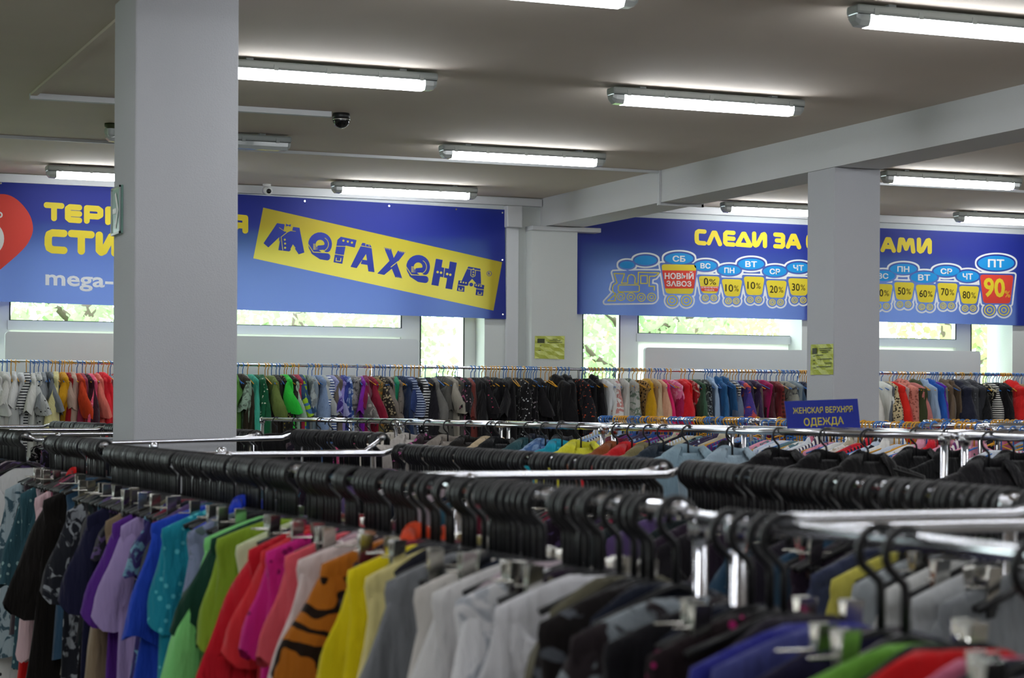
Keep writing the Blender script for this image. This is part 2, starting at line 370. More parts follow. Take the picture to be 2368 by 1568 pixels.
# ---- exit arrow sign on the big pillar
s = empty('exit_sign', (1.878, 9.41, H + .90)); tag(s, 'small green arrow sign fixed to the side of the big pillar', 'sign')
MB().box(-.006, 0.006, -.1, .1, -.11, .11).build('plate', M['signgreen'], s)
fr = MB()
for a in ((-.1, .1, -.11, -.1), (-.1, .1, .1, .11), (-.1, -.092, -.11, .11), (.092, .1, -.11, .11)): fr.box(-.012, -.004, *a)
fr.build('frame', M['clear'], s)
ar = MB()
ar.box(-.0085, -.006, -.01, .07, -.012, .012)
for sg in (1, -1): ar.add([(-.0085, -.065, 0), (-.0085, -.035, 0), (-.0085, .02, sg * .075), (-.0085, -.005, sg * .085)], [(0, 1, 2, 3)])
ar.build('arrow', M['white'], s)

# ================================================================== printed art
def pxmb(polys, plane):
    mb = MB()
    for pl in polys: mb.add([plane(*p) for p in pl], [tuple(range(len(pl)))])
    return mb
def stroke(pts, w, closed=False):
    pts = [Vector(p) for p in pts]; n = len(pts); L, R = [], []
    for i in range(n):
        if closed: a, b_ = pts[i-1], pts[(i+1) % n]
        else: a, b_ = pts[max(i-1, 0)], pts[min(i+1, n-1)]
        d1 = (pts[i] - a); d2 = (b_ - pts[i])
        if d1.length < 1e-9: d1 = d2
        if d2.length < 1e-9: d2 = d1
        d1 = d1.normalized(); d2 = d2.normalized(); n1 = Vector((-d1.y, d1.x)); n2 = Vector((-d2.y, d2.x)); mm = n1 + n2
        mm = n1 if mm.length < .3 else mm.normalized(); k = w / 2 / max(.45, mm.dot(n1))
        L.append(pts[i] + mm * k); R.append(pts[i] - mm * k)
    rng = range(n if closed else n - 1)
    return [[tuple(L[i]), tuple(L[(i+1) % n]), tuple(R[(i+1) % n]), tuple(R[i])] for i in rng]
def disc(cx, cy, rx, ry=None, n=28):
    ry = ry or rx; return [(cx + rx * math.cos(2*math.pi*k/n), cy + ry * math.sin(2*math.pi*k/n)) for k in range(n)]
def ringp(cx, cy, r, w, n=24): return stroke(disc(cx, cy, r, n=n), w, True)
TX = {}
def text2d(body, bold):
    key = (body, bold)
    if key not in TX:
        c = bpy.data.curves.new('lettering', 'FONT'); c.body = body; c.offset = bold; c.resolution_u = 3
        o = bpy.data.objects.new('lettering', c); col.objects.link(o); bpy.context.view_layer.update()
        me = bpy.data.meshes.new_from_object(o.evaluated_get(bpy.context.evaluated_depsgraph_get()))
        v = np.array([q.co[:2] for q in me.vertices]); f = [tuple(p.vertices) for p in me.polygons]
        bpy.data.objects.remove(o); bpy.data.curves.remove(c); bpy.data.meshes.remove(me)
        lo, hi = v.min(0), v.max(0); TX[key] = ((v - lo) / (hi - lo), f)
    return TX[key]
def text_in(mb, body, quad, plane, bold=.02):
    """quad: photo pixels of the top-left, top-right, bottom-right, bottom-left corners of the lettering"""
    v, f = text2d(body, bold); tl, tr_, br, bl = [np.array(q, float) for q in quad]; out = []
    for a, b_ in v:
        p = (bl * (1-a) + br * a) * (1-b_) + (tl * (1-a) + tr_ * a) * b_; out.append(plane(*p))
    mb.add(out, f)
GL = {  # wide squared lettering of the banners, as strokes in a unit box
 'С': [[(1, 1), (.28, 1), (.06, .9), (0, .7), (0, .3), (.06, .1), (.28, 0), (1, 0)]],
 'Л': [[(0, 0), (.42, .93), (.58, .93), (1, 0)]], 'Е': [[(1, 1), (.2, 1), (0, .86), (0, .14), (.2, 0), (1, 0)], [(0, .5), (1, .5)]],
 'Д': [[(0, 0), (.45, .95), (.55, .95), (1, 0), (0, 0)]], 'И': [[(0, 1), (0, .12), (.14, 0), (.3, .08), (.78, .95), (.92, 1), (1, .88), (1, 0)]],
 'З': [[(0, 1), (.82, 1), (1, .88), (1, .62), (.85, .5), (.2, .5)], [(.85, .5), (1, .38), (1, .12), (.82, 0), (0, 0)]],
 'А': [[(0, 0), (.4, .95), (.6, .95), (1, 0)], [(.22, .3), (.78, .3)]], 'М': [[(0, 0), (.1, .95), (.26, .95), (.5, .2), (.74, .95), (.9, .95), (1, 0)]],
 'Т': [[(0, 1), (1, 1)], [(.5, 1), (.5, 0)]], 'Р': [[(0, 0), (0, 1), (.8, 1), (1, .86), (1, .52), (.8, .38), (0, .38)]],
 'О': [[(.25, 1), (.75, 1), (1, .8), (1, .2), (.75, 0), (.25, 0), (0, .2), (0, .8), (.25, 1)]],
 'Я': [[(1, 0), (1, 1), (.2, 1), (0, .86), (0, .52), (.2, .38), (1, .38)], [(.45, .38), (0, 0)]],
 'К': [[(0, 1), (0, 0)], [(1, 1), (.3, .52), (1, 0)], [(0, .5), (.35, .5)]]}
def glyph(ch, x0, x1, yt0, yt1, h, w):
    """letter box: top edge from (x0,yt0) to (x1,yt1), height h, stroke w (photo pixels)"""
    out = []; i = w / 2
    for pl in GL[ch]:
        pts = []
        for a, b_ in pl:
            x = x0 + i + (x1 - x0 - w) * a; yt = yt0 + (yt1 - yt0) * (x - x0) / (x1 - x0); pts.append((x, yt + i + (h - w) * (1 - b_)))
        out.append((pts, w, False))
    return out
# signed distance helpers (numpy) for the outlines around the printed train
def sd_poly(P, X, Y):
    d = np.full(X.shape, 1e9); inside = np.zeros(X.shape, bool); n = len(P)
    for i in range(n):
        ax, ay = P[i]; bx, by = P[(i+1) % n]; ex, ey = bx-ax, by-ay; wx, wy = X-ax, Y-ay
        t = np.clip((wx*ex + wy*ey) / (ex*ex + ey*ey), 0, 1); d = np.minimum(d, np.hypot(wx - ex*t, wy - ey*t))
        c = ((ay > Y) != (by > Y)); 
        if abs(by-ay) > 1e-9: inside ^= c & (X < ex * (Y-ay) / (by-ay) + ax)
    return np.where(inside, -d, d)
def sd_ell(cx, cy, rx, ry, X, Y):
    px, py = (X-cx), (Y-cy); k0 = np.hypot(px/rx, py/ry) + 1e-9; k1 = np.hypot(px/rx**2, py/ry**2) + 1e-9; return k0 * (k0-1) / k1
def band(D, xs, ys, lo, hi, skip=None):
    polys = []; nx, ny = len(xs), len(ys)
    def clip(pl, s, lim):
        out = []
        for i in range(len(pl)):
            a, b_ = pl[i], pl[(i+1) % len(pl)]; fa, fb = s*(a[2]-lim), s*(b_[2]-lim)
            if fa <= 0: out.append(a)
            if (fa < 0) != (fb < 0) and fa != fb:
                t = fa / (fa-fb)
                if 0 < t < 1: out.append(tuple(a[k] + (b_[k]-a[k])*t for k in range(3)))
        return out
    c = np.stack([D[:-1, :-1], D[:-1, 1:], D[1:, 1:], D[1:, :-1]]); mn, mx_ = c.min(0), c.max(0)
    sel = (mn < hi) & (mx_ > lo)
    if skip is not None: sel &= ~skip
    for j, i in zip(*np.nonzero(sel)):
        pl = [(xs[i], ys[j], D[j, i]), (xs[i+1], ys[j], D[j, i+1]), (xs[i+1], ys[j+1], D[j+1, i+1]), (xs[i], ys[j+1], D[j+1, i])]
        pl = clip(pl, 1, hi)
        if len(pl) > 2: pl = clip(pl, -1, lo)
        if len(pl) > 2: polys.append([p[:2] for p in pl])
    return polys
def segdist(pts, w, closed, X, Y):
    d = np.full(X.shape, 1e9); n = len(pts)
    for i in range(n if closed else n - 1):
        (ax, ay), (bx, by) = pts[i], pts[(i+1) % n]; ex, ey = bx-ax, by-ay; wx, wy = X-ax, Y-ay
        t = np.clip((wx*ex + wy*ey) / max(ex*ex + ey*ey, 1e-9), 0, 1); d = np.minimum(d, np.hypot(wx - ex*t, wy - ey*t))
    return d - w/2
def inked(strokes=(), polys=(), cuts=(), cutpolys=(), step=.7):
    # one clean flat shape: the union of strokes (points, width, closed) and polygons less the cut-outs
    P = [(p[0] - w/2, p[1] - w/2) for pts, w, c in strokes for p in pts] + [(p[0] + w/2, p[1] + w/2) for pts, w, c in strokes for p in pts] + [p for pl in polys for p in pl]
    A = np.array(P); lo, hi = A.min(0) - 1.5, A.max(0) + 1.5
    xs = np.arange(lo[0], hi[0] + step, step); ys = np.arange(lo[1], hi[1] + step, step); X, Y = np.meshgrid(xs, ys); D = np.full(X.shape, 1e9)
    for pts, w, c in strokes: D = np.minimum(D, segdist(pts, w, c, X, Y))
    for pl in polys: D = np.minimum(D, sd_poly(pl, X, Y))
    for pts, w, c in cuts: D = np.maximum(D, -segdist(pts, w, c, X, Y))
    for pl in cutpolys: D = np.maximum(D, -sd_poly(pl, X, Y))
    full = (D[:-1, :-1] < 0) & (D[:-1, 1:] < 0) & (D[1:, 1:] < 0) & (D[1:, :-1] < 0); out = []
    for j in range(full.shape[0]):
        i = 0
        while i < full.shape[1]:
            if full[j, i]:
                k = i
                while k < full.shape[1] and full[j, k]: k += 1
                out.append([(xs[i], ys[j]), (xs[k], ys[j]), (xs[k], ys[j+1]), (xs[i], ys[j+1])]); i = k
            else: i += 1
    D2 = D.copy(); e = band(np.where(np.isfinite(D2), D2, 1e3), xs, ys, -1e8, 0, full); return out + e
# ---- left banner
YB = YW - .035
def lay(k): return lambda u, v: onY(u, v, YB - .0012 * k)
Q = lambda x, y: (580 + x / 3.819, 450 + y / 3.819)            # logo pixels as measured
rect = [Q(110, 115), Q(2220, 597), Q(2143, 1025), Q(22, 563)]
OB = [(-330, 398), (1167, 485), (1170, 738), (-330, 686)]
ban = empty('advertising_banner', onY(420, 705, YB)); tag(ban, 'blue vinyl banner with a red heart and tilted yellow logo panel', 'banner')
mb = MB(); pts = [onY(*p, YB) for p in OB + rect]
mb.add(pts, [(0, 1, 5, 4), (1, 2, 6, 5), (2, 3, 7, 6), (3, 0, 4, 7)], 0); mb.add([onY(*p, YB) for p in rect], [(0, 1, 2, 3)], 1)
inv = ban.location.copy()
def put(mb_, name, mat, parent):
    mb_.v = [tuple(Vector(p) - parent.location) for p in mb_.v]; return mb_.build(name, mat, parent)
put(mb, 'sheet', [M['vinyl'], M['vinyl_y']], ban)
def fill(polys, name, mat, parent, k=1): return put(pxmb(polys, lay(k)), name, mat, parent)
# heart with the cropped figures
hp = [(-60, 480), (-25, 455), (10, 449), (40, 462), (66, 492), (76, 522), (72, 548), (52, 578), (0, 624), (-55, 668), (-110, 624), (-165, 576), (-186, 545), (-188, 515), (-172, 482), (-145, 458), (-115, 449), (-85, 458)]
hs_ = []
for i in range(len(hp)):
    a, b_, c_, d_ = [Vector(hp[(i + k) % len(hp)]) for k in (-1, 0, 1, 2)]
    for t_ in (0, .25, .5, .75): hs_.append(tuple(.5 * (2*b_ + (c_-a)*t_ + (2*a - 5*b_ + 4*c_ - d_)*t_*t_ + (3*b_ - a - 3*c_ + d_)*t_**3)))
hp = hs_
fill([hp], 'heart', M['ink_r'], ban, 1)
fill(ringp(-1, 497, 5.5, 3.4) + stroke(disc(-18, 552, 20, 28), 15, True), 'figures', M['ink_w'], ban, 2)
# lettering
for ch, a, b_, ya, yb in [('Т', 101, 149, 467, 470), ('Е', 150, 190, 471, 474), ('Р', 194, 239, 474, 477), ('Р', 243, 288, 477, 480), ('И', 292, 336, 480, 483), ('Т', 339, 384, 483, 486), ('О', 388, 432, 486, 488), ('Р', 436, 480, 489, 491), ('И', 484, 527, 491, 494), ('Я', 531, 574, 494, 498)]: fill(inked(glyph(ch, a, b_, ya, yb, 43, 13.5)), 'letter', M['ink_y'], ban, 1)
for ch, a, b_, ya, yb in [('С', 103, 156, 529, 532), ('Т', 157, 219, 531, 535), ('И', 221, 274, 535, 538), ('Л', 277, 331, 538, 541), ('Я', 334, 387, 541, 544)]: fill(inked(glyph(ch, a, b_, ya, yb, 56, 17)), 'letter', M['ink_y'], ban, 1)
mb = MB(); text_in(mb, 'mega-', [(105, 634), (262, 643), (262, 676), (105, 671)], lay(1), .022); put(mb, 'web_address', M['ink_w'], ban)
# logo letters on the yellow panel
def q(*pts): return [Q(*p) for p in pts]
def arc(cx, cy, r, a0, a1, n=16): return [(cx + r*math.cos(math.radians(a0+(a1-a0)*k/n)), cy - r*math.sin(math.radians(a0+(a1-a0)*k/n))) for k in range(n+1)]
def logo(strokes=(), polys=(), cuts=(), dots=(), cutpolys=()):
    S = lambda L: [([Q(*p) for p in pts], w / 3.819, c) for pts, w, c in L]
    fill(inked(S(strokes), [[Q(*p) for p in pl] for pl in polys], S(cuts), [[Q(*p) for p in disc(x, y, r, n=14)] for x, y, r in dots] + [[Q(*p) for p in pl] for pl in cutpolys], .5), 'logo_letter', M['ink_b'], ban, 1)
O = lambda *p: list(p)
logo([], [O((232, 252), (300, 262), (285, 345), (155, 467), (112, 430)), O((262, 300), (322, 335), (400, 300), (372, 470), (340, 502), (240, 490)), O((372, 285), (430, 293), (473, 512), (423, 528), (350, 420)), O((310, 256), (332, 268), (356, 262), (350, 285), (332, 275), (312, 282))],
     [(O((300, 262), (322, 332), (268, 375), (282, 490)), 6, False), (O((322, 332), (372, 285)), 6, False), (O((252, 292), (300, 325)), 5, False), (O((345, 318), (395, 325)), 5, False)], [(300, 398, 9), (303, 433, 9), (303, 470, 9)], [O((262, 400), (232, 440), (240, 505), (255, 420)), O((372, 440), (350, 480), (372, 505), (395, 470))])
def logo_e(ex, ey):
    logo([(arc(ex, ey, 72, -32, 235) , 66, False), (O((ex - 50, ey + 65), (ex + 10, ey + 104), (ex + 62, ey + 112)), 62, False), (O((ex - 10, ey + 32), (ex + 40, ey + 28), (ex + 66, ey + 6)), 42, False)], [],
         [(arc(ex + 12, ey, 62, 60, -70, 10), 6, False), (O((ex - 112, ey - 10), (ex - 60, ey + 70), (ex + 95, ey + 78)), 7, False)], [],
         [O((ex - 60, ey - 4 + 11 * i), (ex - 12, ey + 2 + 11 * i), (ex - 60, ey + 4 + 11 * i)) for i in range(5)] + [O((ex + 110, ey + 84 + 13 * i), (ex + 76, ey + 90 + 13 * i), (ex + 110, ey + 93 + 13 * i)) for i in range(4)])
logo_e(612, 438)
logo([], [O((795, 372), (935, 402), (918, 468), (838, 450), (808, 612), (730, 597), (765, 400))], [(O((745, 455), (838, 458)), 6, False), (O((740, 525), (825, 538)), 6, False), (O((755, 560), (752, 585), (792, 590), (796, 562)), 7, False)], [(818, 407, 10), (857, 415, 10), (893, 424, 10)])
logo([], [O((985, 425), (1050, 438), (1066, 462), (1093, 686), (1038, 678), (1030, 622), (970, 612), (985, 575), (1026, 580), (1018, 525), (935, 650), (880, 638))], [(O((970, 452), (1066, 470)), 6, False), (O((1015, 452), (1015, 435), (1045, 440), (1045, 458)), 5, False)])
logo([], [O((1175, 465), (1238, 478), (1262, 560), (1300, 495), (1366, 508), (1290, 605), (1338, 742), (1276, 730), (1245, 655), (1178, 710), (1117, 697), (1225, 585))], [(O((1238, 640), (1300, 590)), 6, False)], [], [O((1178 + 14 * i, 455 + 3 * i), (1186 + 14 * i, 486 + 3 * i), (1191 + 14 * i, 458 + 3 * i)) for i in range(4)] + [O((1305 + 14 * i, 485 + 3 * i), (1313 + 14 * i, 514 + 3 * i), (1318 + 14 * i, 488 + 3 * i)) for i in range(4)] + [O((1284 + 13 * i, 755), (1291 + 13 * i, 718 + 3 * i), (1296 + 13 * i, 755)) for i in range(4)])
logo_e(1478, 638)
logo([], [O((1635, 566), (1695, 577), (1684, 642), (1748, 655), (1758, 590), (1820, 602), (1778, 838), (1718, 828), (1734, 738), (1672, 726), (1657, 808), (1594, 797))], [(O((1712, 640), (1700, 750)), 5, False)], [(1650, 684, 11), (1680, 690, 11), (1735, 702, 11), (1762, 708, 11)])
logo([], [O((1920, 635), (2028, 655), (2034, 790), (1992, 788), (1955, 745), (1925, 775), (1862, 762)), O((1835, 757), (1925, 772), (1918, 805), (1890, 805), (1885, 860), (1818, 850)), O((1975, 785), (2063, 800), (2050, 895), (1985, 887), (1990, 825), (1970, 815)), disc(1947, 795, 17, n=16)],
     [(O((1915, 655), (2030, 675)), 5, False), (O((1945, 665), (1942, 715), (1960, 728), (1980, 718), (1985, 670)), 5, False), (O((1835, 798), (1890, 808)), 5, False), (O((1840, 825), (1837, 842), (1868, 846), (1870, 828)), 6, False), (O((1990, 832), (2055, 840)), 5, False), (O((2008, 862), (2005, 880), (2036, 884), (2038, 866)), 6, False)], [(x, y, 7) for x, y in ((1855, 772), (1878, 776), (1900, 780), (1990, 800), (2012, 804), (2034, 808), (1967, 658), (1966, 685), (1964, 708))])
fill([[Q(*p) for p in pl] for pl in stroke(disc(2105, 698, 21, n=24), 4, True)], 'registered_ring', M['ink_b'], ban, 1)
mb = MB(); text_in(mb, 'R', [Q(2096, 686), Q(2116, 688), Q(2114, 711), Q(2094, 709)], lay(1), .03); put(mb, 'registered_mark', M['ink_b'], ban)
for u, v in ((2, 424), (705, 465), (900, 476), (1055, 484), (1162, 492), (1162, 601), (1163, 727)):
    p = onY(u, v, YB - .004); put(MB().tube([p + Vector((0, .003, 0)), p], .008, 8), 'eyelet', M['steel'], ban)
# ---- right banner with the train
ban2 = empty('advertising_banner', onY(1850, 740, YB)); tag(ban2, 'blue vinyl banner printed with a train of discount wagons', 'banner')
OB2 = [(1326, 496), (2520, 549), (2520, 757), (1326, 726)]
put(MB().add([onY(*p, YB) for p in OB2], [(0, 1, 2, 3)]), 'sheet', M['vinyl'], ban2)
for ch, a, b_, ya, yb in [('С', 1606, 1634, 529, 531), ('Л', 1634, 1670, 530, 533), ('Е', 1672, 1701, 532, 534), ('Д', 1700, 1740, 533, 536), ('И', 1739, 1774, 535, 537), ('З', 1788, 1816, 537, 539), ('А', 1817, 1853, 538, 540),
                          ('С', 1864, 1892, 540, 541), ('К', 1895, 1922, 541, 542), ('И', 1926, 1960, 542, 543), ('Д', 1962, 2000, 543, 544), ('К', 2003, 2032, 544, 545), ('А', 2036, 2072, 546, 548), ('М', 2074, 2117, 547, 550), ('И', 2120, 2155, 549, 551)]: fill(inked(glyph(ch, a, b_, ya, yb, 37, 10)), 'letter', M['ink_y'], ban2, 1)
ELL = [(1449.8, 612.7, 17, 8.5, ''), (1492.7, 602, 26, 11, ''), (1570.3, 598, 33, 13, 'СБ'), (1631.5, 614.5, 26, 11.5, 'ВС'), (1686.6, 625, 26, 11.5, 'ПН'), (1737, 610.5, 30, 12.5, 'ВТ'), (1792, 627.5, 27, 12, 'СР'), (1846.5, 619, 27, 12, 'ЧТ'),
       (1905, 612, 30, 12, ''), (1975, 616, 32, 13, ''), (2042, 638, 28, 12, 'ВС'), (2089, 622, 31, 12, 'ПН'), (2137, 641.5, 31, 13, 'ВТ'), (2188.6, 627, 30, 12, 'СР'), (2238, 639, 26, 13, 'ЧТ'), (2303.5, 608.5, 42, 17, 'ПТ')]
WAG = [(1529, 1611, 611, 1540, 1602, 679, 'y', ''), (1615, 1665, 638, 1623, 1659, 678, 'y', '0%'), (1668, 1717, 645, 1677, 1710, 685, 'y', '10%'), (1719, 1768, 639, 1727, 1762, 682, 'y', '10%'), (1771, 1820, 648, 1778, 1813, 688, 'y', '20%'), (1822, 1871, 643, 1829, 1866, 683, 'y', '30%'),
       (1876, 1936, 634, 1883, 1929, 690, 'y', ''), (1942, 2008, 634, 1950, 2000, 692, 'y', ''), (2014, 2065, 656, 2022, 2058, 697, 'y', '40%'), (2067, 2115, 652, 2073, 2108, 693, 'y', '50%'), (2117, 2165, 658, 2124, 2158, 699, 'y', '60%'), (2167, 2215, 654, 2173, 2208, 696, 'y', '70%'), (2217, 2265, 661, 2224, 2258, 702, 'y', '80%'), (2266, 2344, 635, 2274, 2336, 701, 'r', '90')]
T = lambda x, y: (1300 + x / 6.965, 560 + y / 6.965)
LOCO = [T(*p) for p in [(830, 490), (1230, 478), (1560, 480), (1500, 560), (1430, 580), (1420, 690), (1500, 700), (1510, 900), (1440, 955), (700, 965), (850, 805), (800, 760), (820, 680), (870, 650)]]
xs = np.arange(1385, 2358, 1.5); ys = np.arange(578, 745, 1.5); GX, GY = np.meshgrid(xs, ys)
D = sd_poly(LOCO, GX, GY)
wheels = []
for a, b_, t, c_, d_, bt, k, s_ in WAG:
    tl = (t - (t - 690) * 0); D = np.minimum(D, sd_poly([(a, t), (b_, t + 1.5), (d_, bt + 1), (c_, bt)], GX, GY))
    r = 12.5 if (b_ - a) > 58 else 7.5; mid = (c_ + d_) / 2; sp = (d_ - c_) * .27 if r < 10 else 16.5
    for sx in (-1, 1): wheels.append((mid + sx * sp, bt + r + 3.5, r))
for w_ in [(T(945, 875), 10), (T(1110, 882), 10), (T(1275, 888), 10), (T(1440, 885), 10)]: wheels.append((*w_[0], w_[1]))
for a, b_, r in wheels: D = np.minimum(D, sd_ell(a, b_, r, r, GX, GY))
E2 = None
for a, b_, rx, ry, s_ in ELL: D = np.minimum(D, sd_ell(a, b_, rx, ry, GX, GY))
fill(band(D, xs, ys, 3.4, 7.0), 'white_outline', M['ink_w'], ban2, 1)
def rtrap(a, b_, t, c_, d_, bt, r):
    P = [Vector(p) for p in ((a, t), (b_, t + 1.5), (d_, bt + 1), (c_, bt))]; out = []
    for i in range(4):
        p, pa, pb = P[i], P[i-1], P[(i+1) % 4]; p0 = p + (pa - p).normalized() * r; p1 = p + (pb - p).normalized() * r
        for k in range(5):
            t_ = k / 4; out.append(tuple(p0 * (1-t_)**2 + p * 2*t_*(1-t_) + p1 * t_**2))
    return out
def letters(parent_part, body, quad, k, mat, bold, name):
    mb_ = MB(); text_in(mb_, body, quad, lay(k), bold); mb_.v = [tuple(Vector(p) - ban2.location) for p in mb_.v]; return mb_.build(name, mat, parent_part)
for a, b_, rx, ry, s_ in ELL:
    o_ = fill([disc(a, b_, rx, ry, 32)], 'day_oval' if s_ else 'steam_puff', M['ink_c'], ban2, 1)
    if s_: letters(o_, s_, [(a - rx*.45, b_ - ry*.55), (a + rx*.45, b_ - ry*.5), (a + rx*.45, b_ + ry*.6), (a - rx*.45, b_ + ry*.55)], 2, M['ink_w'], .03, 'day_lettering')
def wheel(a, b_, r, par): fill(ringp(a, b_, r - .8, 2.0 if r < 11 else 2.4) , 'wheel', M['ink_y'], par, 1); fill(ringp(a, b_, r * .42, 1.8 if r < 11 else 2.2), 'hub', M['ink_y'], par, 1)
def fillp(polys, name, mat, part, k):
    mb_ = pxmb(polys, lay(k)); mb_.v = [tuple(Vector(p) - ban2.location) for p in mb_.v]; return mb_.build(name, mat, part)
for i, (a, b_, t, c_, d_, bt, k, s_) in enumerate(WAG):
    w_ = fill([rtrap(a, b_, t, c_, d_, bt, 8)], 'wagon', M['ink_y'] if k == 'y' else M['ink_r'], ban2, 1)
    for a2, b2, r2 in wheels[2*i:2*i+2]:
        fillp(ringp(a2, b2, r2 - .8, 2.0 if r2 < 11 else 2.4), 'wheel', M['ink_y'], w_, 1); fillp(ringp(a2, b2, r2 * .42, 1.8 if r2 < 11 else 2.2), 'hub', M['ink_y'], w_, 1)
    if i == 0:
        fillp([[(1531, 625), (1610, 626), (1605, 667), (1538, 667)]], 'red_panel', M['ink_r'], w_, 2)
        letters(w_, 'НОВЫЙ', [(1537, 627), (1604, 628), (1604, 646), (1537, 645.5)], 3, M['ink_w'], .03, 'wagon_lettering'); letters(w_, 'ЗАВОЗ', [(1541, 649), (1599, 650), (1599, 663), (1541, 662)], 3, M['ink_w'], .03, 'wagon_lettering')
    if s_ == '0%':
        fillp([[(1619, 662), (1662, 662.5), (1660, 674), (1622, 673)]], 'red_panel', M['ink_r'], w_, 2)
        letters(w_, 'ДОБАВЛЕНИЕ', [(1621, 662.5), (1660, 663), (1660, 667.5), (1621, 667)], 3, M['ink_w'], .02, 'wagon_lettering'); letters(w_, 'ТОВАРА', [(1629, 668.5), (1652, 668.8), (1652, 673), (1629, 672.6)], 3, M['ink_w'], .02, 'wagon_lettering')
    if k == 'y' and s_:
        top = t + 4 if s_ == '0%' else t + 12; w0 = (b_ - a); hgt = 17
        num = s_[:-1]; nx = a + w0 * (.25 if len(num) == 1 else .19); ne = a + w0 * (.46 if len(num) == 1 else .56)
        letters(w_, num, [(nx, top), (ne, top + 1), (ne, top + hgt + 1), (nx, top + hgt)], 2, M['ink_k'], .012, 'figure')
        letters(w_, '%', [(ne + 2, top + 3), (a + w0 * .82, top + 4), (a + w0 * .82, top + hgt), (ne + 2, top + hgt - 1)], 2, M['ink_k'], 0, 'percent_mark')
    if s_ == '90':
        letters(w_, '90', [(2275, 642), (2324, 644), (2324, 689), (2275, 687)], 2, M['ink_y'], .03, 'figure'); letters(w_, '%', [(2324, 672), (2336, 673), (2336, 688), (2324, 687)], 2, M['ink_y'], 0, 'percent_mark')
for a, b_, r in wheels[2*len(WAG):]: fill(ringp(a, b_, r - .8, 2.0), 'wheel', M['ink_y'], ban2, 1); fill(ringp(a, b_, r * .42, 1.8), 'hub', M['ink_y'], ban2, 1)
S_ = lambda pl, c=False: ([T(*p) for p in pl], 2.3, c)
for i, L_ in enumerate(([S_([(835, 505), (1005, 510), (955, 660), (1055, 660), (1055, 580), (1075, 535), (1115, 522), (1155, 535), (1175, 580), (1170, 665), (1225, 665), (1228, 485), (1560, 495), (1535, 525), (1490, 550), (1405, 550), (1400, 710), (1485, 712), (1485, 775)]), S_([(835, 505), (885, 655), (830, 688), (812, 730), (812, 780), (830, 812), (862, 830)])],
            [S_([(855, 840), (855, 945), (735, 945)], True)], [S_([(920, 690), (1225, 690), (1242, 707), (1242, 785), (1225, 800), (920, 800), (903, 785), (903, 707)], True)], [S_([(1265, 540), (1370, 540), (1370, 665), (1265, 665)], True)])):
    fill(inked(L_, step=.5), 'locomotive_outline' if i == 0 else 'locomotive_detail', M['ink_y'], ban2, 1)

# ---- notes and the rail sign
def note(name, quad, plane_, label, dark, lines):
    p0 = plane_(*quad[3], 0); s = empty(name, p0); tag(s, label, 'notice', 'yellow notices')
    def at(a, b_, k):
        tl, tr_, br, bl = [np.array(x, float) for x in quad]; p = (tl*(1-a)+tr_*a)*(1-b_) + (bl*(1-a)+br*a)*b_; return plane_(p[0], p[1], k)
    mb = MB(); n = 6
    mb.add([at(i/n, j/n, .004 + .003 * math.sin(i*1.7+j*2.3)) for j in range(n+1) for i in range(n+1)], [(j*(n+1)+i, j*(n+1)+i+1, (j+1)*(n+1)+i+1, (j+1)*(n+1)+i) for j in range(n) for i in range(n)])
    put(mb, 'sheet', M['paper'], s)
    mb = MB()
    for a, b_, c_, d_ in dark: mb.add([at(a, b_, .009), at(c_, b_, .009), at(c_, d_, .009), at(a, d_, .009)], [(0, 1, 2, 3)])
    put(mb, 'printed_block', M['ink'], s); mb = MB()
    for a, c_, y in lines: mb.add([at(a, y, .009), at(c_, y - .005, .009), at(c_, y + .018, .009), at(a, y + .022, .009)], [(0, 1, 2, 3)])
    put(mb, 'printed_lines', M['ink'], s)
note('notice', [(1237, 777), (1306, 777), (1305, 831), (1236, 829)], lambda u, v, k: onY(u, v, YW - .14 - k), 'yellow notice in a plastic sleeve on the pilaster between the banners', [(.09, .12, .33, .31)], [(.6, .76, .13), (.48, .86, .19), (.42, .92, .27), (.17, .23, .41), (.12, .2, .63)])
note('notice', [(1875, 797), (1927, 795), (1927, 866), (1874, 867)], lambda u, v, k: onX(u, v, 7.14 - k), 'yellow printed notice taped on the side of the square pillar', [(.07, .12, .27, .31)], [(.36, .92, .13), (.4, .86, .19), (.48, .78, .25), (.1, .2, .37), (.24, .55, .35), (.1, .2, .51), (.3, .92, .48), (.1, .2, .63), (.6, .92, .61), (.1, .22, .76), (.26, .9, .73)])
YS = 7.75
pl = lambda k: (lambda u, v: onY(u, v, YS - k))
s = empty('rail_sign', onY(1906, 992, YS)); tag(s, 'blue sign reading ЖЕНСКАЯ ВЕРХНЯЯ ОДЕЖДА standing on the coat rack', 'sign')
qd = [(1815, 928), (1983, 922), (1990, 990), (1823, 993)]
mb = MB(); a = [onY(*p, YS) for p in qd]; b_ = [p + Vector((0, .006, 0)) for p in a]
mb.add(a + b_, [(0, 1, 2, 3), (7, 6, 5, 4), (0, 4, 5, 1), (1, 5, 6, 2), (2, 6, 7, 3), (3, 7, 4, 0)]); put(mb, 'plate', M['navysign'], s)
mb = MB(); text_in(mb, 'ЖЕНСКАЯ ВЕРХНЯЯ', [(1833, 943), (1971, 938), (1972, 953), (1834, 957)], pl(.001), .012); text_in(mb, 'ОДЕЖДА', [(1858, 967), (1950, 963), (1952, 984), (1860, 989)], pl(.001), .016); put(mb, 'lettering', M['yellowink'], s)
mb = MB(); c0 = onY(1823, 993, YS); c1 = onY(1990, 990, YS); mb.box(c0.x, c1.x, YS - .012, YS + .018, c0.z - .018, c0.z + .004); put(mb, 'holder', M['acryl'], s)

